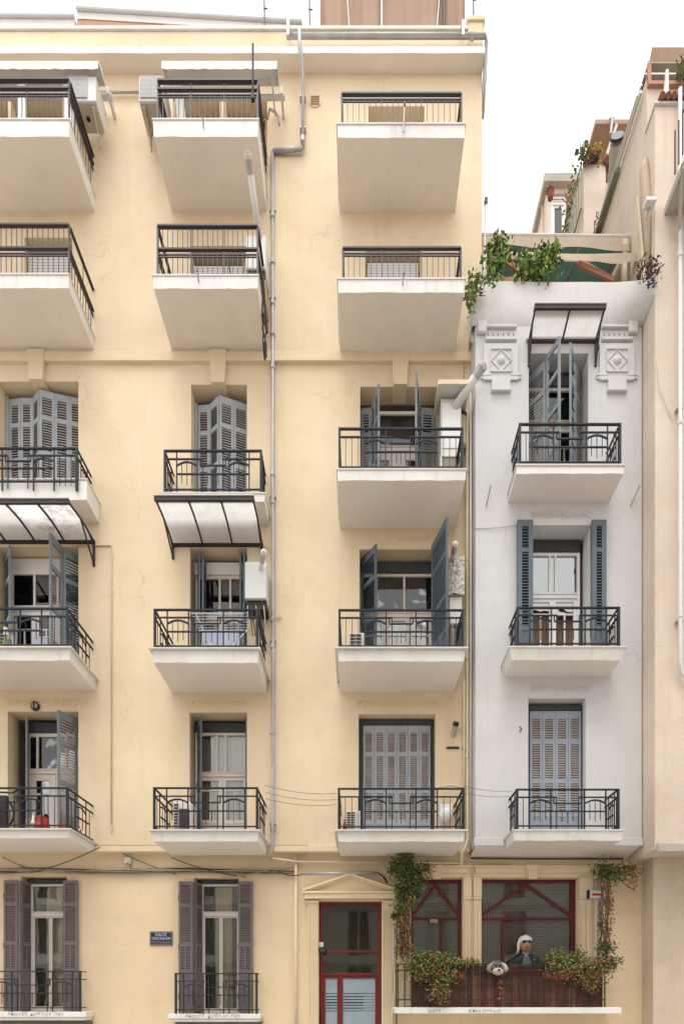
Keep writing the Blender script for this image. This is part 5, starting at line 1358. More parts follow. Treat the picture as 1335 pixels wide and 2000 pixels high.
cable([(X(770, 11.3), .0, 3.4), (X(768, 11.3), .02, 2.6), (X(771, 11.3), .0, 1.9), (X(766, 11.3), .02, 1.2), (X(766, 11.3), .02, .1)], 'pale cable running down beside the right door pilaster', .012, M['pipe_white'])
cable([(X(777, 11.3), .05, 3.5), (X(775, 11.3), .06, 2.2), (X(776, 11.3), .05, .1)], 'dark cable beside the right door pilaster', .014, M['cable'])
cable([(X(1282, 10.55), -.92, Z(700, 10.55)), (X(1290, 10.55), -.92, Z(760, 10.55)), (X(1315, 10.55), -.92, Z(820, 10.55))], 'thin cable curling over the beige wall at upper right', .005, M['pipe'])

# ------------------------------------------------------------------ small wall fittings
o = empty('junction_box', (X(246, 11.5), .1, 4.3), 'small cream junction box with dangling terminals on the string course', 'junction box')
MB().box(2.40, 2.52, .06, .149, 4.30, 4.42).build('box_body', M['plastic_w'], o, bevel=.01)
MB().tube([(2.46, .05, 4.35), (2.46, .035, 4.35)], .035, 10).build('box_cap', M['pipe_cream'], o)
MB().box(2.42, 2.50, .09, .149, 4.17, 4.29).build('terminal_block', M['cable_l'], o)
o = empty('round_lamp', (X(70), -.05, Z(1381)), 'round brown wall lamp above the lowest left balcony door', 'lamp')
MB().tube([(.70, -.001, 7.34), (.70, -.04, 7.34)], .085, 18).build('lamp_base', M['iron_brown'], o)
MB().sphere((.70, -.05, 7.34), (.06, .03, .06), 12, 8).build('lamp_glass', M['conc'], o, smooth=True)
MB().box(.69, .71, -.09, -.045, 7.26, 7.42).build('lamp_guard', M['iron_brown'], o)
o = empty('alarm_box', (X(1165, 11.5), .1, 3.7), 'small grey alarm sign box with a red strip on the wall beside the climbing plant', 'alarm box')
ax0, ax1, az0, az1 = X(1148, 11.5), X(1180, 11.5), Z(1754, 11.5), Z(1739, 11.5)
MB().box(ax0 + .05, ax1, .03, .149, az0, az1).build('box_body', M['plastic_w'], o, bevel=.01)
MB().box(ax0, ax0 + .045, .035, .149, az0 - .01, az1 + .01).build('box_end', M['black'], o, bevel=.008)
MB().box(ax0 + .09, ax1 - .03, .025, .0295, az0 + .045, az1 - .06).build('red_strip', M['redpot'], o)
o = empty('ceramic_hook', (X(1016, 11.05), -.45, Z(1424, 11.05)), 'small wire hook on the white wall left of the closed blue shutters', 'hook')
MB().tube([(WX(1014), -.46, WZ(1420)), (WX(1018), -.47, WZ(1425)), (WX(1014), -.46, WZ(1430))], .008, 5).build('hook_wire', M['iron_black'], o)
for px, py, dx, lb in ((951, 975, .03, 'thin metal peg left of the upper white balcony'), (1234, 975, .06, 'thin metal peg right of the upper white balcony')):
    o = empty('wall_peg', (WX(px), -.46, WZ(py)), lb, 'peg', 'metal pegs on the white wall')
    MB().tube([(WX(px) - dx * .5, -.46, WZ(py + 12)), (WX(px) + dx, -.62, WZ(py - 12))], .013, 7).build('peg_rod', M['conc'], o)
for x, z, y, lb in ((.02, 17.10, -1.07, 'short drain spout on the fascia of the top left balcony'), (4.25, 17.17, -1.07, 'short drain spout on the fascia of the top middle balcony'), (.03, 14.45, -1.07, 'short drain spout on the second left balcony'), (4.16, 14.43, -1.07, 'short drain spout on the second middle balcony'), (7.78, 14.38, -1.07, 'short drain spout on the second right balcony')):
    o = empty('drain_spout', (x, y, z), lb, 'spout', 'drain spouts on the upper balcony fascias')
    MB().tube([(x, y + .03, z - .05), (x + .01, y - .09, z + .0)], .014, 7).build('spout_tube', M['pipe'], o); MB().tube([(x + .01, y - .09, z), (x + .01, y - .10, z)], .016, 7).build('spout_mouth', M['black'], o)
o = empty('flag_holder', (7.80, -1.08, 17.0), 'thin metal rod standing on the fascia of the top right balcony', 'rod')
MB().tube([(7.79, -1.09, 16.98), (7.81, -1.11, 17.45)], .014).build('rod_shaft', M['pipe'], o); MB().tube([(7.81, -1.11, 17.40), (7.81, -1.11, 17.47)], .02).build('rod_tip', M['black'], o)
o = empty('tall_rod', (5.05, -1.0, 17.3), 'tall dark rod rising from the corner of the top middle balcony rail', 'rod')
MB().tube([(5.12, -1.03, Z(190, 10.45)), (5.12, -1.03, Z(82, 10.45))], .018, 6).build('rod_shaft', M['iron'], o); MB().box(5.09, 5.15, -1.06, -1.0, Z(192, 10.45), Z(180, 10.45)).build('rod_clamp', M['iron'], o)
# white folded shutters/columns seen behind the top left balcony
for x0, x1, lb in ((-.25, .22, 'wide white post behind the top left balcony rail'), (.66, .80, 'narrow white post near the centre of the top left balcony'), (1.50, 1.70, 'white post at the right end of the top left balcony')):
    o = empty('awning_post', (x0, -.3, 17.3), lb, 'post', 'white posts on the top left balcony')
    MB().box(x0, x1, -.55, -.45, 17.3, 18.7).build('post_shaft', M['plastic_w'], o, bevel=.01); MB().box(x0 - .01, x1 + .01, -.56, -.44, 18.70, 18.74).build('post_head', M['plastic_w'], o)
o = empty('awning_post', (3.6, -.3, 17.3), 'white slanting panel behind the top middle balcony rail', 'post')
MB().bar((3.62, -.5, 18.75), (3.75, -.3, 17.4), .16, .04).build('post_shaft', M['plastic_w'], o)

# street sign
o = empty('street_sign', (3.03, .13, 2.8), 'dark blue enamel street name plate on the yellow wall', 'sign')
sx0, sx1, sz0, sz1 = X(292, 11.62), X(336, 11.62), Z(1847, 11.62), Z(1820, 11.62)
MB().box(sx0, sx1, .125, .149, sz0, sz1).build('sign_plate', M['signblue'], o, bevel=.006)
mb = MB(); e = .012
for a in ((sx0 + e, sx1 - e, sz1 - .022, sz1 - .016), (sx0 + e, sx1 - e, sz0 + .016, sz0 + .022)): mb.box(a[0], a[1], .1225, .1248, a[2], a[3])
for a in (sx0 + e, sx1 - e - .006): mb.box(a, a + .006, .122, .1245, sz0 + .016, sz1 - .016)
mb.build('sign_border', M['conc'], o)
for xx_ in (sx0 + .02, sx1 - .02):
    for zz_ in (sz0 + .02, sz1 - .02): MB().tube([(xx_, .1215, zz_), (xx_, .118, zz_)], .006, 8).build('screw', M['tile'], o)
def text(s, name, size, cx, y, z, mat, parent, width=None, jitter=0):
    cu = bpy.data.curves.new(name, 'FONT'); cu.body = s; cu.size = size; cu.align_x = 'CENTER'; cu.extrude = .001; cu.resolution_u = 2
    t = bpy.data.objects.new('t', cu); C.objects.link(t)
    dg = bpy.context.evaluated_depsgraph_get(); me = bpy.data.meshes.new_from_object(t.evaluated_get(dg)); bpy.data.objects.remove(t)
    me.name = name; me.materials.clear(); me.materials.append(mat)
    if width:
        xs_ = [v.co.x for v in me.vertices]; k = width / (max(xs_) - min(xs_))
        for v in me.vertices: v.co.x *= k
    if jitter:
        for v in me.vertices: v.co.y += jitter * math.sin(v.co.x * 23)
    ob = place(name, me, Vector((cx, y, z)) - org(parent), parent, rot=(R(90), 0, 0)); return ob
cx_ = (sx0 + sx1) / 2
text('ΟΔΟΣ', 'lettering', .072, cx_, .1225, sz1 - .088, M['signwhite'], o, .23)
text('ΤΕΝΣΑΚΛΕΝ', 'lettering', .072, cx_, .1225, sz1 - .162, M['signwhite'], o, .37)
text('PROXSALAZ', 'faded_lettering', .062, cx_, .1225, sz1 - .232, M['signfade'], o, .36)
for nm, x, y, z, wd, s in (('l', .80, -.2025, 1.315, 1.05, 'ΑΚΟΥΣΕ  ΚΙΛΕΤΟΥ  ΠΙΓΙ'), ('m', 4.20, -.2025, 1.275, 1.05, 'ΑΚΟΥΣΕ  ΚΙΛΕΤΟΥ  ΠΙΓΙ')):
    led = [q for q in bpy.data.objects if q.name.startswith('window_ledge')][0 if nm == 'l' else 1]
    text(s, 'scrawled_writing', .085, x, y, z, M['scrawl'], led, wd, .012)
lgs = bpy.data.objects['shop_ledge']
text('ΒΣΙΧ', 'scrawled_writing', .07, 8.42, -.504, 1.39, M['scrawl'], lgs, .22, .01); text('ΣΚΗ ΙΝΥΛΟ', 'scrawled_writing', .07, 9.35, -.504, 1.39, M['scrawl'], lgs, .6, .01)

# ------------------------------------------------------------------ things on the balconies
def drying_rack(x0, x1, y0, y1, z0, z1, label):
    o = empty('drying_rack', ((x0 + x1) / 2, y0, z0), label, 'drying rack')
    for y in (y0, y1): MB().tube([(x0, y, z1), (x1, y, z1)], .010, 6).build('rack_frame', M['plastic_w'], o)
    for i in range(7):
        y = lerp(y0, y1, i / 6); MB().tube([(x0, y, z1 + .0), (x1, y, z1)], .005, 5).build('rack_wire', M['plastic_w'], o)
    for x, s in ((x0 + .08, 1), (x1 - .08, -1)):
        MB().tube([(x, y0, z1), (x + s * .35, y1, z0)], .010, 6).build('leg', M['plastic_w'], o); MB().tube([(x, y1, z1), (x + s * .35, y0, z0)], .010, 6).build('leg', M['plastic_w'], o)
    return o
dr_ = drying_rack(3.95, 4.95, -.75, -.25, 7.9, 8.68, 'white folding drying rack on the fourth floor middle balcony')
o = empty('laundry', (4.4, -.5, 8.0), 'pale blue sheet hanging from the white drying rack', 'laundry')
mb = MB(); n = 20
for i in range(n):
    a, b = i / n, (i + 1) / n; yy = lambda t: -.5 + .03 * math.sin(t * 17)
    mb.quad((lerp(4.05, 4.80, a), yy(a), 7.93), (lerp(4.05, 4.80, b), yy(b), 7.93), (lerp(4.08, 4.75, b), -.5, 8.5), (lerp(4.08, 4.75, a), -.5, 8.5))
mb.build('sheet', M['cloth_b'], o)
o = empty('towel', (1.0, -.3, 7.9), 'pale blue towel hanging in front of the left balcony door', 'towel')
mb = MB()
for i in range(8):
    a, b = i / 8, (i + 1) / 8; yy = lambda t: -.15 + .015 * math.sin(t * 12)
    mb.quad((lerp(.80, 1.02, a), yy(a), 7.95), (lerp(.80, 1.02, b), yy(b), 7.95), (lerp(.80, 1.02, b), -.15, 8.6), (lerp(.80, 1.02, a), -.15, 8.6))
mb.build('towel_cloth', M['cloth_b'], o); MB().tube([(.75, -.15, 8.61), (1.06, -.15, 8.61)], .012).build('towel_bar', M['plastic_w'], o)
o = empty('spray_bottle', (.55, -.6, 7.9), 'green and white bottle standing behind the left balcony rail', 'bottle')
MB().tube([(.56, -.75, 7.9), (.56, -.75, 8.15), (.56, -.75, 8.22), (.56, -.75, 8.28)], [.05, .05, .02, .02], 12).build('bottle_body', M['leaf3'], o, smooth=True)
MB().tube([(.56, -.75, 8.28), (.56, -.75, 8.42)], .035, 10).build('bottle_cap', M['plastic_w'], o); MB().box(.56, .66, -.77, -.73, 7.98, 8.2).build('rag', M['orange'], o)
# bicycle at the lowest left balcony
bk = empty('bicycle', (.2, -.7, 4.7), 'black bicycle parked behind the lowest left balcony rail', 'bicycle')
def wheel(cx, cz, r):
    pts = [(cx + r * math.cos(a * PI / 12), -.75, cz + r * math.sin(a * PI / 12)) for a in range(25)]
    w_ = MB().tube(pts, .022, 6, cap=False).build('wheel', M['black'], bk)
    mb = MB()
    for k in range(8): a = k * PI / 8; mb.tube([(cx - r * math.cos(a), -.75, cz - r * math.sin(a)), (cx + r * math.cos(a), -.75, cz + r * math.sin(a))], .003, 4)
    mb.build('spokes', M['pipe'], w_)
wheel(-.55, 5.02, .31); wheel(.40, 5.02, .31)
MB().tube([(-.55, -.75, 5.02), (-.2, -.75, 5.35), (.25, -.75, 5.40), (.40, -.75, 5.02)], .02).build('frame', M['black'], bk)
MB().tube([(.25, -.75, 5.4), (.05, -.75, 5.0), (-.55, -.75, 5.02)], .016).build('chain_stay', M['black'], bk)
MB().tube([(-.2, -.75, 5.35), (.05, -.75, 5.0)], .02).build('seat_tube', M['black'], bk)
MB().tube([(.24, -.75, 5.38), (.22, -.75, 5.5), (.10, -.95, 5.52)], .012).build('handlebar', M['black'], bk)
MB().tube([(.24, -.75, 5.42), (.62, -.62, 5.45), (.75, -.6, 5.56)], .018).build('handlebar_extension', M['black'], bk)
MB().sphere((-.22, -.75, 5.42), (.13, .07, .04), 12, 6).build('saddle', M['black'], bk)
MB().box(-.4, .22, -.9, -.6, 5.62, 5.65).build('luggage_rack', M['black'], bk)
MB().box(.33, .60, -.80, -.7, 4.66, 5.35).build('pannier', M['iron_brown'], bk, bevel=.02)
def flowerpot(x, y, z, r, h, label, mat, leafm=None, n=40, tilt=0, group=None, hl=.15):
    o = pot('flower_pot', (x, y, z), r, h, mat, label, None, 'flower pot', group)
    if leafm:
        mb = MB()
        for i in range(n):
            a = random.random() * 2 * PI; rr = random.random() ** .5 * r * 1.5
            mb.leaf((x + rr * math.cos(a), y + rr * math.sin(a) * .8, z + h * .9 + random.random() * hl), .05)
        mb.build('leaves', leafm, o, kind='stuff')
    return o
flowerpot(.10, -.85, 4.66, .11, .17, 'red plastic pot under the front wheel of the balcony bicycle', M['redpot'], M['leaf2'])
o = empty('red_bag', (1.25, -.7, 4.66), 'red and white shopping bag by the corner post of the lowest left balcony', 'bag')
mb = MB(); mb.tube([(1.28, -.85, 4.67), (1.28, -.85, 4.72), (1.26, -.84, 4.9), (1.24, -.83, 4.96)], [.11, .14, .11, .04], 9); mb.build('bag_body', M['redpot'], o)
MB().tube([(1.18, -.97, 4.78), (1.20, -.98, 4.97)], [.04, .01], 7).build('bag_handle', M['plastic_w'], o)
trg = empty('window_box', (1.66, -.5, 4.66), 'long red plastic planter trough along the side rail of the lowest left balcony', 'planter')
MB().box(1.58, 1.74, -.85, -.35, 4.67, 4.80).build('trough', M['redpot'], trg, bevel=.02)
mb = MB()
for i in range(90): mb.leaf((random.uniform(1.59, 1.74), random.uniform(-.85, -.35), 4.80 + random.random() * .06), .05)
mb.build('leaves', M['leaf4'], trg, kind='stuff')
o = empty('plastic_bottle', (6.72, -.9, 4.65), 'small red bottle next to the air conditioner on the lowest right balcony', 'bottle')
MB().tube([(6.75, -.92, 4.65), (6.75, -.92, 4.78), (6.75, -.92, 4.82), (6.75, -.92, 4.87)], [.035, .035, .015, .015], 10).build('bottle_body', M['redpot'], o, smooth=True); MB().tube([(6.75, -.92, 4.87), (6.75, -.92, 4.89)], .017, 8).build('bottle_cap', M['plastic_w'], o)
o = empty('crates', (3.75, -.4, 14.52), 'low grey plastic box at the left end of the second middle balcony', 'box')
MB().box(3.62, 4.35, -.5, -.2, 14.52, 14.98).build('box_body', M['pipe'], o, bevel=.02); MB().box(3.60, 4.37, -.52, -.18, 14.981, 15.01).build('box_lid', M['conc'], o)
o = empty('storage_box', (4.55, -.4, 14.52), 'pale blue plastic box behind the second middle balcony rail', 'box')
MB().box(4.40, 4.68, -.55, -.3, 14.52, 14.9).build('box_body', M['frost'], o, bevel=.01); MB().box(4.39, 4.69, -.56, -.29, 14.901, 14.93).build('box_lid', M['plastic_w'], o)
o = empty('folded_parasol', (4.75, -.5, 14.52), 'dark red folded parasol with two poles on the second middle balcony', 'parasol')
MB().tube([(4.72, -.6, 14.52), (4.60, -.7, 15.25)], .012).build('parasol_pole', M['iron_brown'], o); MB().tube([(4.80, -.6, 14.52), (4.92, -.7, 15.2)], .015).build('parasol_pole', M['salmon'], o); MB().sphere((4.72, -.6, 14.72), (.14, .1, .09), 12, 6).build('parasol_cloth', M['curtain_red'], o)
o = empty('chain', (5.27, -.6, 14.5), 'tangle of dark rope hanging outside the second middle balcony', 'rope')
random.seed(5)
for k in range(4):
    pts = [(5.24 + random.uniform(-.03, .04), -.75 + .12 * i / 2 + random.uniform(-.04, .04), 14.75 - .22 * i) for i in range(6)]
    MB().tube(pts, .014, 5).build('rope_strand', M['cable'], o)

# ------------------------------------------------------------------ soft toy and cut-out figure at the shop window
random.seed(9)
dg_ = empty('plush_dog', (X(970, 11.0), -.52, 1.9), 'grey plush toy dog hanging its big muzzle over the shop railing', 'soft toy')
hx, hy, hz = X(970, 10.95), -.56, Z(1893, 10.95)
MB().sphere((hx, hy + .06, hz + .07), (.135, .13, .12), 18, 12).build('head', M['plush'], dg_, smooth=True)
MB().sphere((hx + .005, hy - .04, hz - .05), (.125, .11, .085), 18, 12).build('muzzle', M['plush_l'], dg_, smooth=True)
MB().sphere((hx + .005, hy - .15, hz - .02), (.035, .03, .025), 12, 8).build('nose', M['iron_brown'], dg_, smooth=True)
for s in (-1, 1):
    MB().sphere((hx + s * .042, hy - .075, hz + .075), (.026, .018, .034), 10, 8).build('eye', M['black'], dg_, smooth=True)
    mb = MB(); mb.tube([(hx + s * .09, hy + .02, hz + .14), (hx + s * .16, hy, hz + .08), (hx + s * .19, hy - .01, hz - .0), (hx + s * .175, hy - .01, hz - .06)], [.03, .05, .06, .02], 10)
    mb.build('ear', M['plush_l'] if s > 0 else M['plush'], dg_, smooth=True)
mb = MB()
for i in range(500):
    a = random.random() * 2 * PI; b = random.uniform(.1, 1.3); p = Vector((hx + .135 * math.cos(a) * math.cos(b), hy + .06 - abs(.13 * math.sin(a) * math.cos(b)) , hz + .07 + .12 * math.sin(b)))
    mb.leaf(p, .03)
mb.build('fur_tufts', M['plush'], dg_, kind='stuff')
MB().tube([(hx - .2, hy + .04, hz - .02), (hx - .12, hy + .02, hz - .03)], [.03, .05], 10).build('paw', M['plush_l'], dg_, smooth=True)
MB().sphere((hx - .09, hy + .04, hz + .02), (.03, .05, .08), 10, 8).build('collar', M['black'], dg_, smooth=True)

pd = empty('person', (X(1028, 11.5), .16, 1.5), 'person in white headscarf, sunglasses and black jacket before the wide red window', 'person')
px_, py_, pz_ = X(1028, 11.5), .14, Z(1852, 11.5)
def loft(name, rings, mat, n=20):
    mb = MB(); vs = []
    for (cx, cy, cz, rx, ry) in rings:
        for k in range(n):
            a = 2 * PI * k / n; vs.append((cx + rx * math.cos(a), cy + ry * math.sin(a), cz))
    fs = [(i * n + k, i * n + (k + 1) % n, (i + 1) * n + (k + 1) % n, (i + 1) * n + k) for i in range(len(rings) - 1) for k in range(n)]
    fs += [tuple(range(n - 1, -1, -1)), tuple((len(rings) - 1) * n + k for k in range(n))]
    mb.add(vs, fs); o = mb.build(name, mat, pd, smooth=True); return o
# one continuous body: torso, neck, head
H0 = pz_
loft('body', [(px_, py_ + .02, 1.62, .155, .09), (px_, py_ + .02, H0 - .33, .15, .09), (px_, py_ + .01, H0 - .24, .12, .08), (px_, py_, H0 - .20, .052, .055), (px_ - .002, py_ - .01, H0 - .14, .046, .052),
              (px_ - .004, py_ - .025, H0 - .125, .05, .062), (px_ - .004, py_ - .03, H0 - .09, .064, .080), (px_ - .004, py_ - .03, H0 - .045, .074, .092), (px_ - .004, py_ - .025, H0 + .01, .078, .096), (px_ - .004, py_ - .015, H0 + .06, .074, .09), (px_ - .004, py_ - .0, H0 + .10, .05, .06), (px_ - .004, py_ + .005, H0 + .115, .015, .02)], M['skin'])
fy = py_ - .118
MB().prism([(px_ - .016, H0 - .055), (px_ + .010, H0 - .055), (px_ - .003, H0 + .01)], fy - .022, fy + .02).build('nose', M['skin'], pd, bevel=.004)
MB().sphere((px_ - .004, fy + .018, H0 - .078), (.030, .016, .012), 12, 6).build('mouth', M['lips'], pd, smooth=True)
for s in (-1, 1):
    MB().sphere((px_ - .004 + s * .032, fy + .012, H0 + .015), (.036, .018, .027), 12, 8).build('sunglass_lens', M['black'], pd, smooth=True)
    MB().sphere((px_ - .004 + s * .080, py_ - .01, H0 - .0), (.010, .02, .03), 8, 6).build('ear', M['skin'], pd, smooth=True)
MB().box(px_ - .015, px_ + .01, fy - .005, fy, H0 + .018, H0 + .026).build('sunglass_bridge', M['black'], pd)
# headscarf: cap with a knot fringe and a tail on the left
mb = MB(); n = 22
rings = [(H0 + .045, .088, .105), (H0 + .075, .090, .106), (H0 + .10, .074, .085), (H0 + .118, .045, .05), (H0 + .124, .01, .01)]
vs = []
for i, (z, rx, ry) in enumerate(rings):
    for k in range(n):
        a = 2 * PI * k / n; back = max(0, math.sin(a)); vs.append((px_ - .004 + rx * math.cos(a), py_ - .012 + ry * math.sin(a), z - (0.15 * (.5 + .5 * math.sin(a)) ** .8 if i == 0 else 0) + .006 * math.sin(k * 2.5) * (i > 0)))
mb.add(vs, [(i * n + k, i * n + (k + 1) % n, (i + 1) * n + (k + 1) % n, (i + 1) * n + k) for i in range(len(rings) - 1) for k in range(n)])
mb.build('headscarf', M['scarf'], pd, smooth=True)
MB().tube([(px_ - .080, py_ - .02, H0 + .06), (px_ - .098, py_ - .02, H0 - .02), (px_ - .102, py_ - .03, H0 - .10), (px_ - .125, py_ - .04, H0 - .19)], [.02, .024, .02, .008], 10).build('scarf_tail', M['scarf'], pd, smooth=True)
for i in range(3): MB().sphere((px_ - .03 + i * .024, py_ - .05, H0 + .108 + .012 * (i % 2)), (.018, .018, .018), 8, 6).build('scarf_knot', M['scarf'], pd, smooth=True)
def shell(name, rings, mat, a0, a1, n=16, par=pd):
    mb = MB(); vs = []
    for (cx, cy, cz, rx, ry) in rings:
        for k in range(n + 1): a = lerp(a0, a1, k / n); vs.append((cx + rx * math.cos(a), cy + ry * math.sin(a), cz))
    m = n + 1
    mb.add(vs, [(i * m + k, i * m + k + 1, (i + 1) * m + k + 1, (i + 1) * m + k) for i in range(len(rings) - 1) for k in range(n)])
    o = mb.build(name, mat, par, smooth=True); s = o.modifiers.new('thick', 'SOLIDIFY'); s.thickness = .008; return o
shell('jacket', [(px_, py_ + .03, 1.61, .26, .115), (px_, py_ + .03, H0 - .36, .235, .115), (px_, py_ + .02, H0 - .30, .205, .11), (px_, py_ + .02, H0 - .25, .155, .10), (px_, py_ + .02, H0 - .205, .09, .082), (px_, py_ + .02, H0 - .18, .066, .07)], M['jacket'], -PI * .40, PI * 1.40)
shell('shirt', [(px_, py_ + .02, 1.62, .16, .105), (px_, py_ + .02, H0 - .34, .155, .10), (px_, py_ + .015, H0 - .25, .12, .088), (px_, py_, H0 - .205, .06, .066)], M['shirt'], -PI, 0)

pd.scale = (1.42, 1.25, 1.18); pd.location = (pd.location.x, .12, 2.73 - 1.18 * (H0 - 1.5))

dg_.scale = (.84, .84, .84); dg_.location = (hx - .84 * (hx - dg_.location.x), dg_.location.y - .02, hz - .84 * (hz - dg_.location.z) - .01)
# ------------------------------------------------------------------ plants
def blob_leaves(root, name, mats, regions, size, seed, dens=1.9):
    random.seed(seed); out = {}
    for (c, r, n) in regions:
        for i in range(int(n * dens)):
            while True:
                p = Vector((random.gauss(0, .56), random.gauss(0, .56), random.gauss(0, .56)))
                if p.length < 1.7: break
            m = random.choices(range(len(mats)), [w_ for _, w_ in mats])[0]
            out.setdefault(m, MB()).leaf((c[0] + p.x * r[0], c[1] + p.y * r[1], c[2] + p.z * r[2]), size * .74)
    for m, mb in out.items():
        mb.build(name, mats[m][0], root, kind='stuff')
def stems(root, paths, r, mat=None):
    for p in paths: MB().tube(p, r, 5).build('stem', mat or M['stem'], root)
GV = [(M['leaf1'], 3), (M['leaf2'], 3), (M['leaf3'], .8), (M['leaf4'], 1.4)]
BRN = [(M['leaf4'], 5), (M['leaf2'], 1.2), (M['leaf1'], 1)]
pt = lambda px, py, d: (X(px, d), d - 11.5, Z(py, d))
v = empty('climbing_plant', (7.9, .0, 1.5), 'climbing plant with green top and dry brown stems left of the red framed windows', 'climbing plant')
random.seed(31)
def wander(p0, p1, n, j):
    p0, p1 = Vector(p0), Vector(p1); return [p0.lerp(p1, i / n) + Vector((random.uniform(-j, j), random.uniform(-j, j) * .4, random.uniform(-j, j) * .3)) for i in range(n + 1)]
stems(v, [wander(pt(792 + random.uniform(-8, 8), 1872, 11.35), pt(790 + random.uniform(-18, 22), 1680 + random.uniform(0, 50), 11.35), 14, .035) for _ in range(9)], .011)
stems(v, [wander(pt(786, 1875, 11.35), pt(792, 1700, 11.35), 10, .03)], .022)
blob_leaves(v, 'foliage', GV, [(pt(785, 1695, 11.3), (.22, .12, .25), 420), (pt(812, 1712, 11.3), (.2, .1, .2), 220), (pt(790, 1740, 11.3), (.18, .10, .2), 260), (pt(785, 1775, 11.3), (.13, .09, .15), 130), (pt(770, 1790, 11.3), (.08, .06, .05), 40), (pt(797, 1672, 11.3), (.10, .06, .12), 60), (pt(765, 1700, 11.3), (.06, .05, .1), 30)], .075, 1)
blob_leaves(v, 'dry_foliage', BRN, [(pt(790, 1770, 11.3), (.14, .08, .3), 170), (pt(787, 1820, 11.3), (.13, .08, .3), 220), (pt(790, 1855, 11.25), (.16, .1, .15), 200), (pt(830, 1695, 11.3), (.2, .08, .1), 60)], .07, 2)
v = empty('climbing_plant', (11.7, .0, 1.5), 'straggly half dry climbing plant on the wall right of the wide red framed window', 'climbing plant')
random.seed(32)
stems(v, [wander(pt(1178 + random.uniform(-10, 12), 1870, 11.3), pt(1182 + random.uniform(-14, 14), 1690, 11.3), 16, .035) for _ in range(8)] + [wander(pt(1185, 1700, 11.3), pt(1240, 1690 + 25 * k, 11.35), 8, .05) for k in range(3)], .010)
stems(v, [wander(pt(1180, 1875, 11.3), pt(1186, 1705, 11.3), 10, .03)], .018)
blob_leaves(v, 'foliage', GV, [(pt(1182, 1700, 11.25), (.20, .1, .16), 300), (pt(1205, 1712, 11.25), (.12, .08, .15), 120), (pt(1185, 1850, 11.2), (.16, .1, .15), 140), (pt(1192, 1880, 11.2), (.15, .1, .12), 120), (pt(1170, 1805, 11.25), (.06, .05, .06), 30), (pt(1210, 1873, 11.2), (.05, .04, .04), 14), (pt(1140, 1862, 11.2), (.05, .04, .05), 10)], .065, 3)
blob_leaves(v, 'dry_foliage', BRN, [(pt(1225, 1700, 11.3), (.22, .08, .14), 170), (pt(1188, 1760, 11.3), (.09, .07, .4), 170), (pt(1182, 1820, 11.25), (.12, .08, .25), 170), (pt(1180, 1885, 11.15), (.22, .12, .18), 320), (pt(1236, 1720, 11.35), (.12, .05, .2), 50)], .055, 4)
def planter(x0, x1, y, z, label, regions, seed, mats, brown):
    o = empty('planter', ((x0 + x1) / 2, y, z), label, 'planter', 'planted troughs on the shop railing')
    n_ = 2
    for k in range(n_):
        a, b = lerp(x0, x1, k / n_) + .02, lerp(x0, x1, (k + 1) / n_) - .02
        MB().box(a, b, y - .1, y + .1, z, z + .17).build('trough', M['terra'], o, bevel=.02)
    blob_leaves(o, 'foliage', mats, regions, .065, seed)
    blob_leaves(o, 'dry_foliage', BRN, brown, .055, seed + 50)
    random.seed(seed)
    stems(o, [wander((random.uniform(x0, x1), y, z + .15), (random.uniform(x0 - .1, x1 + .1), y - .12, z + random.uniform(-.2, .45)), 6, .04) for _ in range(16)], .005)
GR2 = [(M['leaf1'], 3), (M['leaf3'], 2), (M['leaf2'], 1.5), (M['leaf4'], 2.6)]
dP = 11.05
planter(8.05, 9.05, -.3, 2.0, 'trough of green trailing plants at the left end of the shop railing',
        [(pt(835, 1876, dP), (.42, .14, .14), 560), (pt(880, 1880, dP), (.30, .12, .10), 260), (pt(815, 1895, dP), (.25, .12, .14), 200), (pt(868, 1905, 10.95), (.18, .08, .22), 160), (pt(920, 1878, dP), (.16, .08, .05), 60), (pt(858, 1940, 10.92), (.17, .06, .14), 70)], 5, GR2,
        [(pt(840, 1900, 10.97), (.40, .1, .22), 260), (pt(855, 1935, 10.92), (.22, .06, .2), 120)])
planter(10.45, 11.5, -.3, 2.0, 'trough of bushy green plants at the right end of the shop railing',
        [(pt(1105, 1882, dP), (.38, .14, .15), 520), (pt(1150, 1895, dP), (.25, .12, .18), 230), (pt(1088, 1868, dP), (.12, .08, .14), 90), (pt(1125, 1865, dP), (.12, .08, .12), 80), (pt(1150, 1920, 10.95), (.12, .07, .12), 60)], 6, GR2,
        [(pt(1130, 1895, 10.95), (.45, .1, .20), 330), (pt(1160, 1910, 10.93), (.22, .08, .22), 200), (pt(1080, 1885, 11.0), (.15, .08, .1), 60)])
o = empty('paper_garland', (X(977, 10.9), -.5, 1.7), 'short string of dry brown leaves hanging below the plush dog', 'garland')
MB().tube([(X(977, 10.93), -.50, Z(1915, 10.93)), (X(977, 10.93), -.50, Z(1960, 10.93))], .004, 4).build('string', M['stem'], o)
random.seed(4); mb = MB()
for i in range(40): mb.leaf((X(977, 10.93) + random.uniform(-.04, .04), -.51, Z(1918 + 11 * (i % 4), 10.93)), .05)
mb.build('dry_leaves', M['terra'], o, kind='stuff')
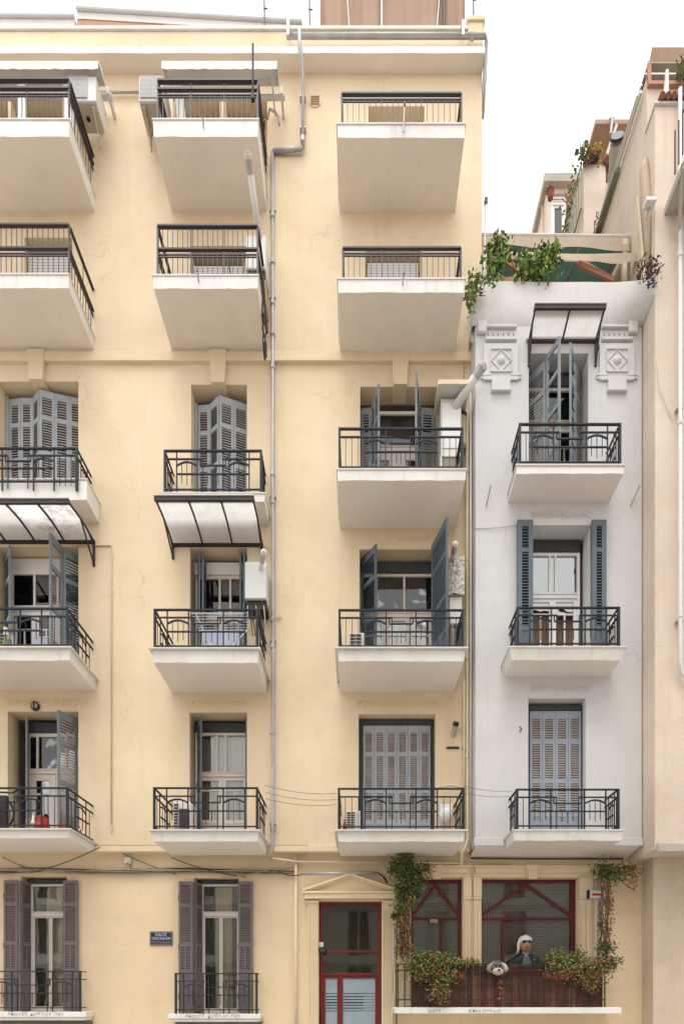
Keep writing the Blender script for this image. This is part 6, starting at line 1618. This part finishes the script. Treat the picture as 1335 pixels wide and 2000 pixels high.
# terrace plants
def bush(name, label, regions, size, seed, mats, base, top, cat='plant', nst=5, potmat=None, group=None):
    o = empty(name, base, label, cat, group); random.seed(seed)
    stems(o, [wander(base, (top[0] + random.uniform(-.25, .25), top[1] + random.uniform(-.1, .1), top[2]), 7, .05) for _ in range(nst)], .010)
    blob_leaves(o, 'foliage', mats, regions, size * 1.15, seed, .85)
    return o
GT = [(M['leaf1'], 4), (M['leaf3'], 5), (M['leaf2'], .6)]
dT = 10.95
bush('terrace_plant', 'tall leafy plant at the left end of the white house terrace', [(pt(972, 505, dT), (.18, .15, .22), 170), (pt(980, 480, dT), (.15, .12, .15), 90), (pt(968, 470, dT), (.10, .1, .12), 40), (pt(960, 520, dT), (.2, .12, .15), 100)], .10, 41, GT, (9.55, -.38, 15.0), pt(975, 465, dT))
bush('terrace_plant', 'bright green bushy plant in the middle of the white house terrace', [(pt(1055, 520, dT), (.28, .15, .25), 260), (pt(1080, 500, dT), (.13, .1, .2), 90), (pt(1062, 490, dT), (.12, .1, .12), 50), (pt(1040, 535, dT), (.25, .12, .12), 120), (pt(1085, 485, dT), (.08, .06, .1), 24)], .10, 42, GT, (10.3, -.38, 15.0), pt(1065, 485, dT))
bush('terrace_plant', 'slender plant between the two large ones on the terrace', [(pt(1020, 500, dT), (.14, .1, .14), 60), (pt(1015, 535, dT), (.12, .1, .12), 40)], .10, 43, GT, (10.0, -.38, 15.0), pt(1020, 495, dT), nst=3)
bush('hanging_plant', 'green plant spilling over the left corner of the white parapet', [(pt(928, 552, 10.8), (.14, .12, .16), 120), (pt(918, 575, 10.8), (.09, .1, .2), 100), (pt(955, 545, 10.7), (.2, .1, .07), 80), (pt(918, 600, 10.9), (.05, .08, .12), 30)], .08, 44, GT, (9.3, -.40, 15.0), pt(920, 590, 10.8))
bush('purple_plant', 'purple leaved plant at the right corner of the white parapet', [(pt(1270, 528, 10.45), (.16, .1, .16), 150), (pt(1272, 515, 10.45), (.14, .08, .14), 50), (pt(1268, 548, 10.4), (.1, .08, .1), 60)], .055, 45, [(M['leaf5'], 1)], (12.2, -.5, 15.0), pt(1272, 508, 10.45), nst=7)
bush('roof_plant', 'leafy plant at the left of the roof pergola', [((13.0, -.7, 18.62), (.16, .1, .16), 110), ((13.03, -.72, 18.75), (.1, .1, .12), 30)], .08, 46, GT, (12.98, -.7, 18.3), (13.0, -.7, 18.8))
bush('roof_plant', 'second leafy plant right of the white roof bracket', [((13.33, -.7, 18.66), (.14, .1, .2), 100)], .08, 47, GT, (13.3, -.7, 18.3), (13.3, -.7, 18.85))
dR = 13.3
bush('flowering_plant', 'red flowering plant in a rail box on the rear building', [(pt(1155, 303, dR), (.22, .15, .1), 90)], .07, 48, [(M['leaf6'], 3), (M['leaf1'], 1)], pt(1150, 318, dR), pt(1155, 300, dR), nst=4)
bush('yellow_plant', 'yellow green twigs above the red flowers on the rear building', [(pt(1165, 292, dR), (.13, .1, .1), 60)], .08, 49, [(M['leaf7'], 3), (M['leaf3'], 1)], pt(1155, 315, dR), pt(1165, 285, dR), nst=3)
bush('thin_climber', 'thin twigs with a few green leaves against the white sky', [(pt(1136, 288, dR), (.14, .08, .1), 9), (pt(1135, 305, dR), (.10, .06, .12), 8), (pt(1122, 332, dR), (.05, .05, .08), 6), (pt(1143, 300, dR), (.05, .05, .15), 10)], .13, 50, [(M['leaf1'], 1), (M['leaf3'], 1)], pt(1143, 325, dR), pt(1132, 285, dR), nst=4)
bush('balcony_flowers', 'red and yellow flowers beside the distant white framed window', [(pt(1112, 382, 14.6), (.12, .3, .2), 60), (pt(1116, 400, 14.4), (.1, .3, .2), 40)], .09, 51, [(M['leaf6'], 2), (M['leaf7'], 1.5), (M['leaf1'], 2)], pt(1116, 430, 14.4), pt(1112, 375, 14.5), nst=4)
bush('trailing_plant', 'green plant trailing on the side rail of the rear building', [(pt(1107, 440, 14.2), (.10, .4, .3), 90), (pt(1125, 370, 14.0), (.06, .4, .3), 60)], .08, 52, GT, pt(1100, 460, 14.4), pt(1120, 360, 14.0), nst=3)
bush('dried_plant', 'small red creeper at the foot of the receding side wall', [(pt(1168, 440, 12.9), (.05, .1, .2), 50)], .06, 53, [(M['leaf5'], 2), (M['leaf6'], 1)], pt(1160, 460, 12.9), pt(1172, 425, 12.9), nst=2)
for k, (px, py, dd_, lb) in enumerate(((1082, 375, 15.2, 'left terracotta pot hung beside the distant window'),)):
    flowerpot(X(1067, 15.5), dd_ - 11.5, Z(388, dd_), .09, .22, lb, M['tile'], M['leaf4'])
# side railing of the rear building
sr = empty('side_railing', (12.05, 2, 20), 'slanting metal railing along the side of the rear building', 'railing')
for k in range(22):
    y = 1.9 + k * .16; MB().tube([(12.06, y, 19.6), (12.06, y, 20.62)], .012, 5).build('railing_bar', M['green_box'], sr)
for z in (19.62, 20.62): MB().tube([(12.06, 1.88, z), (12.06, 5.3, z)], .02, 6).build('railing_rail', M['green_box'], sr)
MB().box(12.10, 12.42, 1.78, 1.90, 20.63, 20.70).build('rail_box', M['iron_black'], sr)
# roof lamp box, white bracket and corner balcony at the right edge
o = empty('security_light', (X(1263, 10.9), -.7, Z(408, 10.9)), 'small white floodlight box on the corner above the terrace awning', 'lamp')
MB().box(X(1254, 10.6), X(1274, 10.6), -1.05, -.9, Z(412, 10.6), Z(404, 10.6)).build('lamp_box', M['plastic_w'], o, bevel=.01); MB().bar((X(1264, 10.6), -.95, Z(412, 10.6)), (X(1262, 10.6), -.88, Z(425, 10.6)), .03, .03).build('lamp_arm', M['pipe'], o)
o = empty('rag_bundle', (12.3, -.75, 16.2), 'bunched tan cloth tied at the right end of the terrace awning', 'cloth')
mb = MB(); mb.tube([(12.30, -.72, 15.0), (12.27, -.74, 15.6), (12.29, -.70, 16.2), (12.25, -.66, 16.9), (12.30, -.6, 17.2)], [.03, .06, .10, .08, .03], 9); mb.build('cloth_roll', M['tan_cloth'], o, smooth=True)
MB().tube([(12.26, -.7, 14.7), (12.22, -.5, 16.6)], .03, 8).build('cloth_pole', M['pipe_cream'], o)
o = empty('roof_bracket', (13.1, -.9, 18.0), 'white plastic bracket standing on the roof edge between two plants', 'bracket')
MB().box(X(1299, 10.6), X(1304, 10.6), -.92, -.87, 17.76, 18.36).build('bracket_post', M['plastic_w'], o); MB().bar((X(1299, 10.6), -.895, 18.15), (X(1296, 10.6), -.895, 17.8), .03, .03).build('bracket_stay', M['plastic_w'], o)
o = empty('side_balcony', (13.3, -1.1, 16.2), 'corner of a small metal balcony cut off by the right edge of the photo', 'balcony')
MB().box(X(1326, 10.1), 15, -1.5, -.9, Z(345, 10.1) - .0, Z(330, 10.1)).build('balcony_floor', M['conc'], o)
for k in range(7): MB().tube([(X(1326, 10.1) + .22 * k * (k > 2), -1.5 + .12 * min(k, 3) * (k < 3), 16.0), (X(1326, 10.1) + .22 * k * (k > 2), -1.5 + .12 * min(k, 3) * (k < 3), 16.75)], .014, 5).build('railing_bar', M['iron_brown'], o)
MB().bar((X(1326, 10.1), -1.5, 15.85), (X(1330, 10.5), -.92, 15.3), .05, .05).build('brace', M['conc'], o); MB().box(X(1328, 10.1), 15, -1.51, -1.47, 16.74, 16.78).build('top_rail', M['iron_brown'], o)
o = empty('antenna', pt(1194, 262, 13.2), 'short metal stub antenna on the brown roof overhang', 'antenna')
MB().tube([pt(1192, 262, 13.2), pt(1195, 228, 13.2)], .03, 6).build('antenna_mast', M['pipe'], o); MB().tube([pt(1189, 232, 13.2), pt(1199, 229, 13.2)], .02, 6).build('antenna_tip', M['pipe'], o)

# ------------------------------------------------------------------ houses across the street (seen only in the window panes)
OP = empty('opposite_building', (6, -15, 0), 'row of pale three storey houses across the street, behind the camera', 'building')
OH = 9.0
opO = []
for i in range(9):
    for z in (1.0, 3.6, 6.2): opO.append((-8 + i * 3.6, -6.8 + i * 3.6, z, z + 2.1))
mb = MB(); wall_mesh(mb, -12, 26, -.1, OH, 0, [(-b_, -a_, c_, d_) for a_, b_, c_, d_ in opO], .2, .5) if False else wall_mesh(mb, -26, 12, -.1, OH, 0, [(-b_, -a_, c_, d_) for a_, b_, c_, d_ in opO], .2, .5)
o = mb.build('wall', [M['opp'], M['inside']], OP)
# turn the wall to face the street (rotate half a turn about z)
o.rotation_euler = (0, 0, PI); cx0 = ORG[o.name]; o.location = Vector((-cx0.x, -15.0 - cx0.y, cx0.z)) - org(OP)
for a_, b_, c_, d_ in opO:
    fr_ = MB().box(a_ + .01, a_ + .08, -15.15, -15.08, c_, d_); fr_.box(b_ - .08, b_ - .01, -15.15, -15.08, c_, d_); fr_.box((a_ + b_) / 2 - .03, (a_ + b_) / 2 + .03, -15.15, -15.08, c_, d_); fr_.box(a_ + .08, b_ - .08, -15.149, -15.081, d_ - .08, d_ - .01)
    fr_.build('window', M['wwhite'], OP)
for z in (3.3, 6.0, OH): MB().box(-12, 26, -15.0, -14.8, z - .1, z + .08).build('cornice', M['fascia'], OP)
MB().quad((-12.2, -14.7, OH + .1), (26.2, -14.7, OH + .1), (26.2, -19, OH + 1.9), (-12.2, -19, OH + 1.9)).build('roof', M['tile'], OP)

OT = empty('opposite_house', (14, -15.6, 0), 'tall terracotta coloured house across the street, behind the camera', 'house')
for (x0_, x1_, h_, m_) in ((7.6, 12.9, 17.6, M['opp']), (12.92, 20.5, 18.9, M['brick'])):
    MB().box(x0_, x1_, -22, -15.5, -.1, h_).build('wall', m_, OT)
    MB().hexa([(x0_ - .3, -22, h_ + .01), (x1_ + .3, -22, h_ + .01), (x1_ + .3, -15.1, h_ + .01), (x0_ - .3, -15.1, h_ + .01), (x0_, -19.5, h_ + 1), (x1_, -19.5, h_ + 1), (x1_, -18, h_ + 1), (x0_, -18, h_ + 1)]).build('roof', M['tile'], OT)
    k_ = int((x1_ - x0_) / 1.7)
    for i in range(k_):
        for z in (9.8, 12.6, 15.2):
            xc_ = x0_ + (i + .5) * (x1_ - x0_) / k_
            wn = MB().box(xc_ - .48, xc_ + .48, -15.499, -15.46, z, z + 1.7).build('window', M['wwhite'], OT)
            MB().box(xc_ - .40, xc_ - .03, -15.4595, -15.45, z + .08, z + 1.62).build('pane', M['darkhead'], wn); MB().box(xc_ + .03, xc_ + .40, -15.4595, -15.45, z + .08, z + 1.62).build('pane', M['darkhead'], wn)
